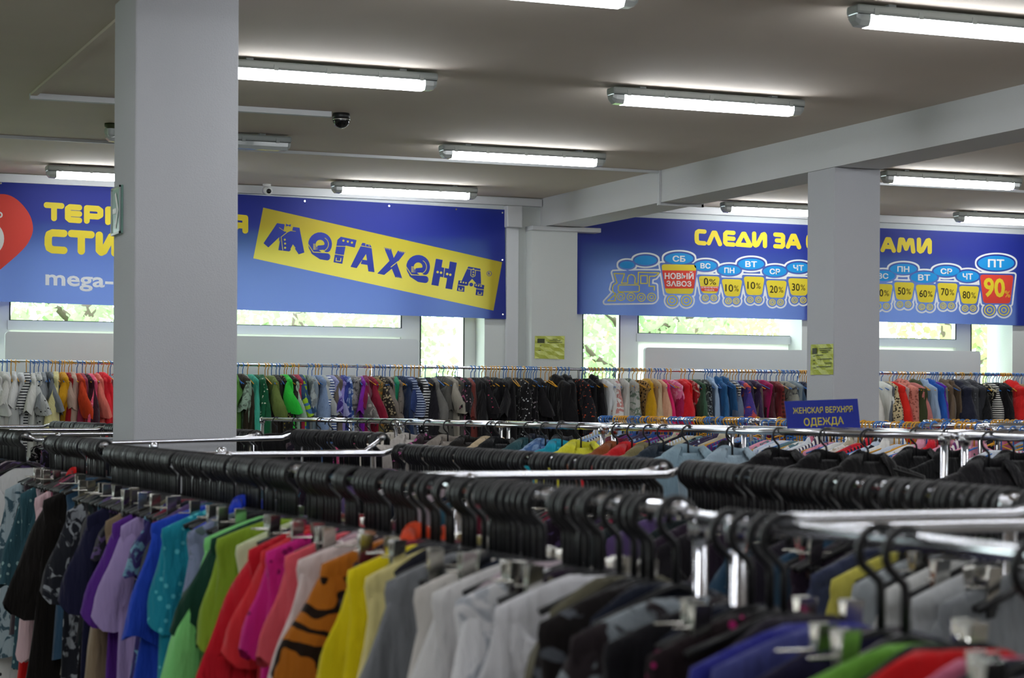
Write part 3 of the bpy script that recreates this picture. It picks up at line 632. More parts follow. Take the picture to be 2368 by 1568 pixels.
# ================================================================== outdoors
struct('lawn', MB().box(-40, 70, YW + .45, 90, -1.2, -1.0), M['grass'])
rng = random.Random(7)
def tree(x, y, h, spread, nleaf, leafmat, label, bare=False):
    t = empty('tree', (x, y, -1.0)); tag(t, label, 'tree', 'trees outside the windows')
    MB().tube([(0, 0, 0), (.1, .05, h*.35), (-.05, 0, h*.7), (.05, 0, h)], [.2, .16, .11, .05], 8).build('trunk', M['bark'], t, True)
    lv = MB()
    for i in range(9):
        a = rng.uniform(0, 6.28); z = h * rng.uniform(.4, .75); L = spread * rng.uniform(.6, 1)
        MB().tube([(0, 0, z), (L*.5*math.cos(a), L*.5*math.sin(a), z + .35), (L*math.cos(a), L*math.sin(a), z + rng.uniform(.2, .9))], [.06, .035, .012], 6).build('branch', M['bark'], t, True)
    for i in range(nleaf):
        a = rng.uniform(0, 6.28); r = spread * math.sqrt(rng.random()); z = h * rng.uniform(.46, .98); c = Vector((r*math.cos(a), r*math.sin(a), z))
        s = rng.uniform(.05, .12); d = Vector((rng.uniform(-1, 1), rng.uniform(-1, 1), rng.uniform(-1, .4))).normalized(); e = d.cross(Vector((rng.uniform(-1, 1), rng.uniform(-1, 1), rng.uniform(-1, 1)))).normalized()
        lv.add([c, c + d*s*.6 + e*s*.55, c + d*s*1.3, c + d*s*.6 - e*s*.55], [(0, 1, 2, 3)])
    if nleaf: tag(lv.build('foliage', M[leafmat], t), kind='stuff')
tree(4.0, 21.5, 4.6, 1.7, 4200, 'leaf', 'leafy tree beyond the window under the red heart banner')
tree(7.0, 24.0, 4.4, 1.9, 4200, 'leaf', 'dense leafy tree beyond the window under the tilted logo panel')
tree(8.6, 20.3, 4.0, .9, 140, 'leaf', 'nearly bare branching sapling beyond the narrow pane')
tree(10.9, 22.8, 4.6, 1.5, 3600, 'leaf', 'leafy tree beyond the narrow pane by the pilaster')
tree(13.6, 26.2, 4.4, 1.6, 4000, 'leaf2', 'pale yellow-green tree beyond the train banner window')
tree(14.3, 21.0, 4.6, .8, 1500, 'leaf2', 'thin pale tree with bare trunk beyond the pillar window')
tree(17.0, 22.6, 4.5, 1.5, 3800, 'leaf', 'leafy tree beyond the rightmost narrow pane')

# ================================================================== racks
def tube(name, pts, r, mat, parent, n=10): return MB().tube(pts, r, n).build(name, mat, parent, True)
def rack(xa, xb, y0, y1, za, zb, label, drop=.02, xb1=None, drop0=None, group='chrome garment racks'):
    t = empty('garment_rack', ((xa+xb)/2, (y0+y1)/2, 0)); tag(t, label, 'rack', group)
    ox, oy = (xa+xb)/2, (y0+y1)/2; W = lambda x, y, z: (x-ox, y-oy, z); R = .0125
    xb1 = xb if xb1 is None else xb1
    for xs_, z in (((xa, xa), za), ((xb, xb1), zb)):
        tube('rail', [W(xs_[0], y0, z), W(xs_[1], y1, z)], R, M['chrome'], t)
        e_ = .12 if drop else .03
        for x, y in ((xs_[0], y0 + e_), (xs_[1], y1 - e_)):
            ins = 0
            if drop and x == xa and y > 2.9: x, ins = x + (.45 if y > 3.2 else .04), 1; y = y0 + .012 if y < (y0 + y1) / 2 else y1 - .012
            tube('post', [W(x, y, .06), W(x, y, z - .01 - (drop if ins else 0))], .0125, M['chrome'], t, 8)
            MB().lathe([(.0, -.02), (.019, -.018), (.021, 0), (.019, .018), (.014, .022)], W(x, y, z - .012 - (drop if ins else 0)), 10).build('joint', M['chrome'], t, True)
            MB().lathe([(.014, .06), (.02, .05), (.026, .02), (.026, 0), (0, 0)], W(x, y, 0), 10).build('foot', M['black'], t, True)
    for y, xb, dr in ((y0 + .012, xb, drop if drop0 is None else drop0), (y1 - .012, xb1, drop)):
        tube('crossbar', [W(xa, y, za), W(xa + .05, y, za - dr), W(xb - .07, y, zb - dr), W(xb, y, zb)], .0115, M['chrome'], t)
        tube('base_bar', [W(xa, y, .11), W(xb, y, .11)], .0115, M['chrome'], t, 8)
    return t
ZA = H - .16
AX, BX = 1.5, 2.6
chainA = [(.7, 2.88, H-.172, H-.172, 'double rack with few hangers, carrying navy and grass-green tops', 2.05, 2.3), (2.95, 5.08, ZA, ZA, 'double rack of red, coral, yellow and white blouses in the front row', 2.22, 2.6),
          (5.14, 7.65, ZA, ZA, 'double rack of lavender, blue, turquoise and green tops in the front row', 2.56, 2.64), (7.72, 8.95, H-.145, H-.118, 'short double rack with a slanting crossbar before the big pillar', 2.6, 2.6),
          (9.6, 11.4, H-.135, H-.13, 'double rack standing right behind the big pillar', 2.6, 2.6), (11.48, 13.3, H-.135, H-.13, 'double rack of dark clothes second behind the big pillar', 2.6, 2.6), (13.38, 15.4, H-.135, H-.13, 'double rack of dark clothes next to the pale wall garments', 2.6, 2.6)]
for y0, y1, za, zb, lab, b0, b1 in chainA: rack(AX, b0, y0, y1, za, zb, 'chrome ' + lab, xb1=b1, drop0=.055 if 'slanting' in lab else None)
def BXat(y):
    for y0, y1, za, zb, lab, b0, b1 in chainA:
        if y0 - .04 <= y <= y1 + .04: return b0 + (b1 - b0) * (y - y0) / (y1 - y0)
    return 2.6
ZB = H - .085; CX, DX = 3.95, 4.62
chainB = [(2.9, 5.74, 'coat rack with black coats at the near end of the coat row'), (5.8, 8.48, 'coat rack of black coats carrying the blue sign'), (8.54, 11.4, 'coat rack holding yellow, rust, red and denim jackets'), (11.46, 14.5, 'coat rack with spaced hangers at the far end of the coat row')]
for y0, y1, lab in chainB: rack(CX, DX, y0, y1, ZB, ZB, 'chrome ' + lab, drop=0)
EX, FX = 5.85, 6.5
chainC = [(6.2, 8.22, H-.088, 'rack full of blue and yellow hangers with white blouses'), (8.3, 10.5, H-.075, 'rack full of blue and yellow hangers with red and pink tops'), (10.58, 12.75, H-.063, 'rack full of blue and yellow hangers with dark patterned tops')]
for y0, y1, z, lab in chainC: rack(EX, FX, y0, y1, z, z, 'chrome ' + lab, drop=0)
GX_, HX = 8.3, 8.95; ZD = H - .076
rack(GX_, HX, 10.3, 12.5, ZD, ZD, 'chrome rack with spaced blue and yellow hangers beyond the square pillar', drop=0)
# wall rail
ZW = H + .347; YR = 16.35
t = empty('clothes_rail', (7, YR, ZW)); tag(t, 'long chrome clothes rail running along the window wall', 'rail')
tube('rail', [(-6, 0, 0), (12, 0, 0)], .0125, M['chrome'], t)
for x in (2.2, 3.25, 5.4, 7.3, 9.5, 11.2, 12.9, 15):
    tube('bracket', [(x-7, 0, -.012), (x-7, 0, -.08), (x-7, YW-YR+.0, -.12)], .009, M['chrome'], t, 8)
    tube('post', [(x-7, .0, -.012), (x-7, .0, -ZW + .0)], .011, M['chrome'], t, 8)

# ================================================================== hangers
def hook_pts(R=.03, lead=1, end=-.104):
    c = .0125 - (R - .0045); pts = [(R*math.cos(math.radians(a))*lead, 0, c + R*math.sin(math.radians(a))) for a in range(-25, 216, 20)]
    return pts + [(-.014*lead, 0, c - R*.92), (-.002*lead, 0, c - R*1.25), (0, 0, c - R*1.6), (0, 0, end)]
def hanger_meshes(mat, r, clips, hw=.195, R=.03, n=6, drop=.05, az=-.107):
    p = [('hook', MB().tube(hook_pts(R, 1, az + .003), r, n).mesh('hook', mat, True)),
         ('arms', MB().tube([(-hw, 0, az-drop), (-hw*.6, 0, az-drop*.52), (-.03, 0, az), (0, 0, az+.008), (.03, 0, az), (hw*.6, 0, az-drop*.52), (hw, 0, az-drop)], r*1.1, n).mesh('arms', mat, True))]
    if clips:
        p.append(('clip_bar', MB().tube([(-.155, 0, az - .013), (.155, 0, az - .013)], .0022, 6).mesh('clip_bar', M['steel'], True)))
        c = MB(); w = .014
        c.tube([(-w, 0, .004), (w, 0, .004)], .009, 10)
        for s in (-1, 1):
            pr = [(s*.004, -.034), (s*.008, -.01), (s*.012, .012), (s*.016, .034), (s*.013, .034), (s*.009, .012), (s*.005, -.01), (s*.001, -.034)]
            c.add([(x, y, z) for x in (-w, w) for y, z in pr], [tuple(range(8)), tuple(range(15, 7, -1))] + [(k, (k+1) % 8, (k+1) % 8 + 8, k + 8) for k in range(8)])
        clip = c.mesh('clip', M['steel'])
        pad = MB().bevbox(-.016, .016, -.012, .012, -.056, -.03, .004).mesh('rubber_pad', M['black'])
        p.append(('clip', clip, -.105, pad)); p.append(('clip', clip, .105, pad))
    return p
HB = hanger_meshes(M['black'], .0064, True, .15, .033, az=-.133); HN = hanger_meshes(M['black'], .0064, False, .15, .033, az=-.133); HC = hanger_meshes(M['black'], .0042, False, .205); HWD = [('hook', HC[0][1]), ('arms', MB().tube([(-.2, 0, -.155), (-.1, 0, -.122), (0, 0, -.09), (.1, 0, -.122), (.2, 0, -.155)], .009, 8, flat=.7).mesh('arms', M['wood'], True))]
HBL = hanger_meshes(M['blue_h'], .0036, False, .19, .024); HYL = hanger_meshes(M['yellow_h'], .0036, False, .19, .024)
def hanger(parts, name, loc, rz, label, group):
    o = empty(name, loc, rz); tag(o, label, 'hanger', group)
    for p in parts:
        if len(p) == 2: ob(p[0], p[1], o)
        else:
            c = ob(p[0], p[1], o, (p[2] + rng.uniform(-.03, .03), 0, -.145)); ob('rubber_pad', p[3], c)
    return o
rng = random.Random(11)
black_sites = []
def along(y0, y1, step, gaps=()):
    y = y0; out = []
    while y < y1:
        if not any(a < y < b_ for a, b_ in gaps): out.append(y)
        y += step * (rng.uniform(.55, 1.1) if rng.random() > .12 else rng.uniform(1.4, 2.2))
    return out
for y0, y1, za, zb, lab, b0, b1 in chainA:
    near = y0 < 2; st = .036
    L_ = [.95, 1.25, 1.7, 1.95, 2.02, 2.3, 2.36, 2.62, 2.66, 2.72, 2.78] if near else along(y0 + .018, y1 - .018, st, ((3.42, 3.5), (2.98, 3.03)))
    R_ = [1.2, 1.9, 2.5] if near else along(y0 + .02, y1 - .02, st)
    for y in L_: black_sites.append((AX, y, za, 'left'))
    for y in R_: black_sites.append((BXat(y), y, zb, 'right'))
black_sites.sort(key=lambda s: s[0]*SY + s[1]*CY + (1.2 if s[3] == 'right' else 0))
KIND = {  # ws, hem, length, thickness, sleeve (length, angle, r0, r1), collar
 'tee': (.20, .235, .64, .024, (.24, 26, .088, .085), 0), 'long': (.20, .225, .64, .024, (.55, 17, .08, .05), 0), 'sleeveless': (.155, .22, .70, .016, None, 0),
 'batwing': (.215, .27, .64, .026, (.34, 27, .115, .11), 0), 'shirt': (.205, .235, .66, .022, (.56, 12, .085, .055), 1), 'coat': (.225, .27, .85, .044, (.58, 12, .098, .068), 1.3), 'slim': (.15, .18, .60, .014, (.16, 24, .07, .06), 0), 'dress': (.165, .26, .95, .020, (.14, 24, .075, .07), 0)}
FR = [(-150, 'long', '2a3038', None, 'plain', 'dark slate long top'), (-95, 'tee', '7a7f9a', None, 'plain', 'greyish violet top'), (-60, 'dress', 'e4e4e2', '202024', 'dots', 'white black-dotted dress'), (-25, 'dress', 'c9c9c9', None, 'plain', 'light grey dress'),
 (22, 'dress', 'ececea', '2a2a2e', 'dots', 'long white dress with sparse dark dots'),  (8, 'tee', '9fb0b8', '3f5a66', 'floral', 'pale blue printed top'), (42, 'tee', '2f5560', '8fb0b0', 'dots', 'dark teal speckled top'), (57, 'shirt', 'd21818', None, 'plain', 'scarlet collared shirt'), (72, 'long', 'dcbcc2', None, 'plain', 'pale pink long-sleeved blouse'),
 (96, 'batwing', '15110f', None, 'plain', 'black textured wide blouse'), (150, 'tee', '22242c', '9a9fa6', 'floral', 'black top with pale leaf print'), (196, 'tee', '1b1c3a', None, 'plain', 'plain navy top'),
 (238, 'long', '8d7a62', None, 'plain', 'khaki tan long-sleeved top'), (254, 'dress', 'e6dcc0', '201c20', 'stripe', 'cream dress edged with black bars'), (270, 'tee', 'a894c8', None, 'plain', 'lavender top'),
 (258, 'tee', '5b2a8c', None, 'plain', 'deep purple top'), (304, 'slim', '17121c', 'c9c4c4', 'tiger', 'black top with white bands'), (332, 'slim', '3a3470', '6fa0b8', 'floral', 'violet and blue print top'), (346, 'batwing', '2148c0', None, 'plain', 'royal blue wide blouse'),
 (374, 'tee', '1b8ea4', '5cc4d0', 'dots', 'turquoise dotted top'), (398, 'slim', '4f7d86', '87a9ad', 'floral', 'dusty teal printed top'), (404, 'shirt', '1c3cc4', None, 'plain', 'cobalt blue collared shirt'), (424, 'long', '8a93b4', '5d6d70', 'floral', 'grey-blue floral long-sleeved top'),
 (462, 'batwing', '84d880', None, 'plain', 'light mint-green blouse'), (486, 'tee', '123e2e', None, 'plain', 'dark green top'), (508, 'tee', '8aa82c', None, 'plain', 'olive-lime top'), (538, 'long', 'd8e0b6', None, 'plain', 'pale cream-green long-sleeved top'),
 (556, 'batwing', 'cc1a2c', None, 'plain', 'deep red wide blouse'), (588, 'tee', 'dc3038', None, 'plain', 'bright red top'), (618, 'tee', 'd62488', '8a1058', 'dots', 'magenta top with dark specks'), (655, 'tee', 'e65c68', None, 'plain', 'coral pink top'),
 (686, 'batwing', 'e0cecb', None, 'plain', 'whitish pink wide blouse'), (722, 'slim', 'd0aab6', None, 'plain', 'light rose top'), (742, 'tee', 'c0701c', '24160e', 'tiger', 'orange tiger-striped top'), (760, 'shirt', 'e8502c', None, 'plain', 'orange-red collared shirt'), (782, 'slim', 'e6a88a', None, 'plain', 'peach narrow top'), (802, 'tee', 'eed814', None, 'plain', 'bright yellow top'),
 (826, 'long', 'e2d592', None, 'plain', 'pale yellow long-sleeved top'), (852, 'slim', 'ab8c68', None, 'plain', 'beige-brown top'), (884, 'long', '85878c', None, 'plain', 'mid grey long-sleeved top'), (918, 'slim', 'e8e6e4', '23252c', 'stripe', 'white top with a dark chain stripe'), (952, 'long', 'd6d1cc', None, 'plain', 'cream white long-sleeved top'),
 (998, 'long', 'dedcdc', None, 'plain', 'plain white long-sleeved top'), (1062, 'long', 'eae9ec', 'b8bcc4', 'floral', 'white long-sleeved top with faint grey print'), (1135, 'tee', 'dedde2', None, 'plain', 'white short-sleeved top'),
 (1235, 'tee', '1c1718', '60646c', 'floral', 'black top with grey blotches'), (1315, 'tee', '2a2226', '8d959c', 'floral', 'charcoal top with pale flowers'), (1400, 'tee', '141218', None, 'plain', 'plain black top'), (1482, 'tee', '201418', 'b0206c', 'dots', 'black top with pink dots'),
 (1572, 'batwing', '2c2f8c', None, 'plain', 'royal navy wide blouse'), (1645, 'tee', '474c8c', None, 'plain', 'slate blue top'), (1712, 'tee', '1c1838', None, 'plain', 'midnight blue top'), (1825, 'tee', '6aa43a', None, 'plain', 'grass-green top'),
 (1975, 'slim', 'd81c20', None, 'plain', 'scarlet narrow top'), (2065, 'slim', 'd4708e', None, 'plain', 'rose pink narrow top'), (2150, 'tee', '241a2c', None, 'plain', 'dark plum top'), (2260, 'tee', '301828', None, 'plain', 'wine-black top')]
for i, (x, y, z, sd) in enumerate(black_sites[:300]):
    cl = rng.random() < .3 or y < 2.6; P_ = HB if cl else HN; kd_ = 'black hanger with steel clips' if cl else 'plain black hanger'
    if sd == 'left':
        nb = min(FR, key=lambda f: abs(Yat(f[0], AX - KIND[f[1]][0] - .01) - y))[5]
        hanger(P_, 'clip_hanger' if cl else 'black_hanger', (x, y, z), math.pi*(rng.random() < .1) + rng.uniform(-.16, .16), '%s hooked beside the %s' % (kd_, nb), 'black hangers on the aisle-side rail')
    else:
        rk = next((l for y0, y1, za, zb, l, b0, b1 in chainA if y0 - .05 < y < y1 + .05), chainA[1][4])
        hanger(P_, 'clip_hanger' if cl else 'black_hanger', (x, y, z), rng.uniform(-.16, .16), kd_ + ' on the inner rail behind the ' + ('red and white blouses' if 'coral' in rk else 'lavender and green tops' if 'lavender' in rk else 'short rack end' if 'slanting' in rk else 'navy tops'), 'black hangers on the inner rail')
st = MB(); hk = hook_pts(.033, 1, -.13)
for x, y, z, sd in black_sites[300:]:
    a = rng.uniform(-.16, .16); ca, sa = math.cos(a), math.sin(a)
    T_ = lambda p: (x + p[0]*ca, y + p[0]*sa, z + p[2])
    st.tube([T_(p) for p in hk[::2] + [hk[-1]]], .0062, 5); st.tube([T_(p) for p in ((-.14, 0, -.185), (0, 0, -.126), (.14, 0, -.185))], .0065, 5)
tag(st.build('clip_hangers', M['black'], None, True), 'black hangers packed on the far rails behind the big pillar', 'hangers', kind='stuff')

# ================================================================== garments
def body_mesh(name, ws, hem, L, t, seed, neck=.062, nz=-.098, drop=.052, nu=32, nv=14, mat=None, folds=5, amp=.022):
    r = random.Random(seed); ph = [r.uniform(0, 6.28) for _ in range(4)]; fk = folds + r.uniform(-1, 1)
    rows = [(nz - .006, neck*.98, .010, 0), (nz, neck, .013, 0)]
    for s in (.25, .5, .75, 1.0): rows.append((nz - drop*(s**1.15), neck + (ws - neck)*s, .013 + (t-.013)*s*.8, 0))
    rows += [(nz - drop - .02, ws*1.015, t*.9, .1), (nz - drop - .055, ws*.985, t, .25)]
    for k in range(1, nv + 1):
        v = k / nv; rows.append((nz - drop - .055 - (L - .13)*v, ws*.95*(1-v) + hem*v, t*(1 + .35*v), .25 + .75*v))
    vs = []
    for j, (z, w, th, am) in enumerate(rows):
        for k in range(nu):
            a = 2*math.pi*k/nu; c, s_ = math.cos(a), math.sin(a)
            x = w*math.copysign(abs(c)**.75, c); e = th*math.copysign(abs(s_)**.7, s_)
            f = amp*am*(math.sin(fk*x/w*1.6 + ph[0] + .5*z) + .5*math.sin(2.3*fk*x/w + ph[1] - 4*z))
            vs.append((x + .006*am*math.sin(9*z + ph[2]), e + f, z - (.02*am*math.sin(3*x/w + ph[3]) if j == len(rows)-1 else 0)))
    fs = [(j*nu+k, j*nu+(k+1) % nu, (j+1)*nu+(k+1) % nu, (j+1)*nu+k) for j in range(len(rows)-1) for k in range(nu)]
    return MB().add(vs, fs).mesh(name, mat, True)
def sleeve_mesh(name, side, ws, L, ang, r0, r1, t, seed, nz=-.098, drop=.052, mat=None, nu=16, nv=8):
    r = random.Random(seed); ph, p2_, p3_ = (r.uniform(0, 6.28) for _ in range(3)); vs = []; nv += 3
    o = Vector((side*(ws - .028), 0, nz - drop*.86)); head = .05; s0 = 0
    for j in range(nv + 1):
        v = j / nv; s_ = (v**1.25) * (L + head); e = min(1, s_ / head); k_ = (1-e)**1.3
        a = math.radians(58*k_ + (ang*(1 - .5*v))*(1-k_)); d = Vector((side*math.sin(a), 0, -math.cos(a))); nrm = Vector((side*math.cos(a), 0, math.sin(a)))
        o = o + d*(s_ - s0); s0 = s_
        rr = (r0*(1-v) + r1*v)*(1 + .06*math.sin(8*v + ph)); c = o - nrm*rr + nrm*.006*math.sin(11*v + p2_)*v; tt = t*(.55 + .8*min(1, v*2.2))
        for k in range(nu):
            w = 2*math.pi*k/nu; q_ = math.cos(w)
            f = .013*min(1, v*2)*math.sin(4.6*q_ + ph + 3*v) + .007*math.sin(8*q_ + 6*v + p2_)*min(1, v*3)
            vs.append(c + nrm*rr*q_ + Vector((0, tt*math.sin(w) + f + .04*math.sin(2.2*v + p3_)*v, .014*math.sin(3*w + ph) if j == nv else 0)))
    fs = [(j*nu+k, j*nu+(k+1) % nu, (j+1)*nu+(k+1) % nu, (j+1)*nu+k) for j in range(nv) for k in range(nu)] + [tuple(range(nu))]
    return MB().add(vs, fs).mesh(name, mat, True)
def collar_mesh(seed, mat, big=1.0, nu=20):
    r = random.Random(seed); vs = []; pr = [(.058, -.112), (.056, -.085), (.060, -.062*1.0), (.075*big, -.078), (.098*big, -.125)]
    for j, (w, z) in enumerate(pr):
        for k in range(nu + 1):
            a = math.radians(-60 + (300)*k/nu); x, y = math.cos(a), math.sin(a)      # opens towards the front (-y)
            op = (1 - abs(k/nu*2-1)); vs.append((w*x*1.05, w*.42*y + .0, z - (.035*(1-op) if j > 2 else .012*(1-op)) + .006*math.sin(3*a + j)))
    rot = [(-y if False else x, y, z) for x, y, z in vs]; n = nu + 1
    fs = [(j*n+k, j*n+k+1, (j+1)*n+k+1, (j+1)*n+k) for j in range(len(pr)-1) for k in range(nu)]
    return MB().add(vs, fs).mesh('collar', mat, True)
GM = {}
def gmesh(kind, pat, var, lod):
    key = (kind, pat, var, lod)
    if key not in GM:
        ws, hem, L, t, sl, cl = KIND[kind]; mt = FAB[pat]; sd = hash((kind == 'tee', len(kind), var)) & 0xffff; ps = []
        sd = var * 17 + len(kind) * 3
        ps.append(('body', body_mesh('body', ws, hem, L, t, sd, mat=mt, nu=36 if lod else 20, nv=14 if lod else 7)))
        if sl:
            for s in (-1, 1): ps.append(('sleeve', sleeve_mesh('sleeve', s, ws, sl[0]*(1, .85, 1.15, .95)[var], sl[1] + (-7, 0, 5, 10)[var], sl[2], sl[3], t*1.0, sd + s, mat=mt, nu=14 if lod else 10, nv=8 if lod else 5)))
        if cl: ps.append(('collar', collar_mesh(sd, mt, cl)))
        GM[key] = ps
    return GM[key]
NAME = {'tee': 'short_sleeved_top', 'long': 'long_sleeved_top', 'sleeveless': 'sleeveless_top', 'batwing': 'wide_blouse', 'shirt': 'shirt', 'coat': 'coat', 'slim': 'slim_top', 'dress': 'dress'}
CATG = {'tee': 'top', 'long': 'top', 'sleeveless': 'top', 'batwing': 'blouse', 'shirt': 'shirt', 'coat': 'coat', 'slim': 'top', 'dress': 'dress'}
used_labels = {}
def garment(kind, loc, rz, c1, c2=None, pat='plain', label=None, group=None, lod=1, sc=(1, 1, 1), tilt=0, var=None):
    c1 = lin(c1); c2 = lin(c2) if c2 else c1; var = rng.randrange(4) if var is None else var
    o = empty(NAME[kind], loc, rz); o.scale = sc; o.rotation_euler = (0, tilt, rz); tag(o, label, CATG[kind], group)
    for nm, me in gmesh(kind, pat, var, lod):
        p = ob(nm, me, o); p['col'] = c1; p['col2'] = c2
    return o

# ---- the front rack row, aisle-side rail: u is where the shoulder tip shows
taken = []
for u, kd, c1, c2, pt, look in FR:
    y = Yat(u, AX - KIND[kd][0] - .01); taken.append(y)
    z = next((za for y0, y1, za, zb, l, b0, b1 in chainA if y0 - .1 < y < y1 + .06), ZA)
    garment(kd, (AX, y, z - .026), rng.uniform(-.1, .1), c1, c2, pt, look + ' hanging on the front rack row', 'bright clothes on the front rack row', 1, (rng.uniform(.97, 1.06) * (.72 if 'collared' in look else 1), 1, 1.25 if u < 320 else 1.05), rng.uniform(-.03, .03), 3 if look[:8] in ('deep red', 'dark gre', 'bright r', 'black te', 'orange t') else 1 if look[:7] in ('royal b', 'magenta', 'coral p', 'whitish', 'bright ') else None)
DARK = ['17161a', '1d1a20', '22222c', '2a2530', '141416', '1b2030', '3a3038', '202a2c', '2c2030', '35353a']
MIX = ['7a2038', '2b5a6e', '5d4a7a', 'a8a4a4', '30506a', '6e6a58', '8d3f5a', 'b9a8b0']
def fillers(x, y0, y1, z, step, label, group, kinds, mixp=.2, lod=0, taken=()):
    y = y0
    while y < y1:
        if all(abs(y - q_) > .022 for q_ in taken):
            c = rng.choice(MIX) if rng.random() < mixp else rng.choice(DARK); pt = rng.choice(['plain', 'plain', 'plain', 'floral', 'dots'])
            lab_ = label % min(FR, key=lambda f: abs(Yat(f[0], AX - KIND[f[1]][0] - .01) - y))[5] if '%s' in label else label
            garment(rng.choice(kinds), (x, y, z - .026), rng.uniform(-.12, .12), c, rng.choice(MIX), pt, lab_, group, lod, (rng.uniform(.85, 1), 1, 1))
        y += step * rng.uniform(.8, 1.25)
for y0, y1, za, zb, lab, b0, b1 in chainA:
    if y0 < 2:
        fillers(AX, 1.0, 2.8, za, .17, 'narrow garment squeezed in beside the %s', 'narrow filler garments', ['slim', 'sleeveless'], .15, 0, taken)
        continue
    fillers(AX, y0 + .05, y1 - .03, za, .085 if y1 < 9.2 else .1, 'narrow garment squeezed in beside the %s', 'narrow filler garments', ['slim', 'sleeveless', 'slim'], .2, 0, taken)
for y0, y1, za, zb, lab, b0, b1 in chainA:
    if y0 < 2: continue
    for_y0 = 3.75 if y0 < 3 else y0 + .06
    fillers((b0 + b1) / 2, for_y0, y1 - .04, zb, .10, 'garment on the inner rail of the ' + ('rack of red, coral and white blouses' if 'coral' in lab else 'rack of lavender and green tops' if 'lavender' in lab else 'rack before the big pillar' if 'slanting' in lab else 'racks behind the big pillar'), 'garments on the inner rail', ['tee', 'slim', 'long'], .3)
for i, (y, c, look) in enumerate([(2.99, '8f9296', 'grey melange'), (3.12, 'c4c6c8', 'pale grey'), (3.27, 'd8d8d6', 'off-white'), (3.40, 'aab0b4', 'silver grey'), (3.52, 'd0c65a', 'mustard yellow'), (3.64, '39405c', 'ink blue')]):
    garment('tee', (BXat(y), y, ZA - .026), rng.uniform(-.1, .1), c, None, 'plain', look + ' top on the inner rail beside the bare chrome rail', 'pale tops on the inner rail', 1)

# ---- coat rack row
CO = [(640, 'tee', '1a181a', '', 'plain', 'black top', 0), (686, 'coat', '151416', '', 'plain', 'black coat on a pale wooden hanger', 0), (742, 'shirt', '2a2430', '5a4a50', 'floral', 'dark brown print shirt', 0), (770, 'coat', '17171a', '', 'plain', 'matt black coat', 0), (812, 'shirt', '3c5a86', '', 'plain', 'mid blue denim shirt', 0), (836, 'shirt', '1e1c28', 'a04080', 'floral', 'black shirt with pink flowers', 0), (858, 'shirt', 'c24a78', 'e6e0e0', 'floral', 'pink and white print shirt', 0),
 (890, 'coat', '3a2c22', '', 'plain', 'dark brown coat', 0), (914, 'coat', 'd8d0c4', '', 'plain', 'cream collared coat', 0), (948, 'coat', 'b9b2ac', '', 'plain', 'stone grey jacket', 0), (990, 'shirt', '2a2024', 'b05890', 'floral', 'black and mauve print shirt', 0), (1036, 'coat', '8d847c', '', 'plain', 'taupe coat', 0), (1086, 'coat', '1a1614', '', 'plain', 'black fur-collared coat', 0), (1136, 'coat', 'cdb796', '', 'plain', 'sand-coloured coat with lighter lining', 0), (1156, 'coat', '141518', '', 'plain', 'black leather jacket', 0),
 (1224, 'coat', '2f5258', '', 'plain', 'dark teal jacket', 0), (1262, 'coat', '48699a', '7d98bc', 'floral', 'speckled denim jacket', 0), (1300, 'shirt', '1f9ab8', '', 'plain', 'turquoise shirt', 0), (1344, 'coat', 'd6d238', '', 'plain', 'bright yellow coat', 0), (1428, 'coat', '8a4a26', '', 'plain', 'rust brown coat', 0), (1462, 'coat', 'c41c22', '', 'plain', 'red coat', 0), (1502, 'coat', '7d7350', '', 'plain', 'olive khaki coat', 0), (1535, 'coat', '26303c', '', 'plain', 'dark slate jacket', 0),
 (1592, 'coat', '8ba3b0', '', 'plain', 'light denim jacket with grey fur', 0), (1694, 'coat', '9eb2c0', '', 'plain', 'pale blue-grey jacket', 0), (1802, 'coat', '131014', '', 'plain', 'black coat with high collar', 0), (1912, 'coat', '0f0d10', '', 'plain', 'black wool coat', 0), (2008, 'coat', '141214', '', 'plain', 'black coat with broad shoulders', 0), (2120, 'coat', '111013', '', 'plain', 'black hooded coat', 1), (2288, 'coat', '18161a', '', 'plain', 'black coat with open neck', 0), (2345, 'coat', '121114', '', 'plain', 'black padded coat', 1)]
for u, kd, c1, c2, pt, look, back in CO:
    x = DX if back else CX; y = Yat(u, x)
    wood = 'wooden hanger' in look
    hanger(HWD if wood else HC, 'coat_hanger', (x, y, ZB), rng.uniform(-.25, .25), ('pale wooden hanger' if wood else 'black hanger') + ' carrying the ' + look.replace(' on a pale wooden hanger', '').replace(' with lighter lining', ''), 'coat hangers on the coat rack')
    garment(kd, (x, y, ZB), rng.uniform(-.12, .12), c1, c2 or None, pt, look + ' on the coat rack', 'coats on the coat rack', 1, (1.12, 1, 1))
for u in (1300, 1425, 1240, 1690, 2195):
    garment('shirt', (DX, Yat(u, DX), ZB), rng.uniform(-.1, .1), rng.choice(DARK + MIX), None, 'plain', 'garment on the far rail of the coat rack', 'garments on the far rail of the coat rack', 0)
    hanger(HC, 'coat_hanger', (DX, Yat(u, DX), ZB), rng.uniform(-.2, .2), 'black hanger on the far rail of the coat rack', 'hangers on the far coat rail')

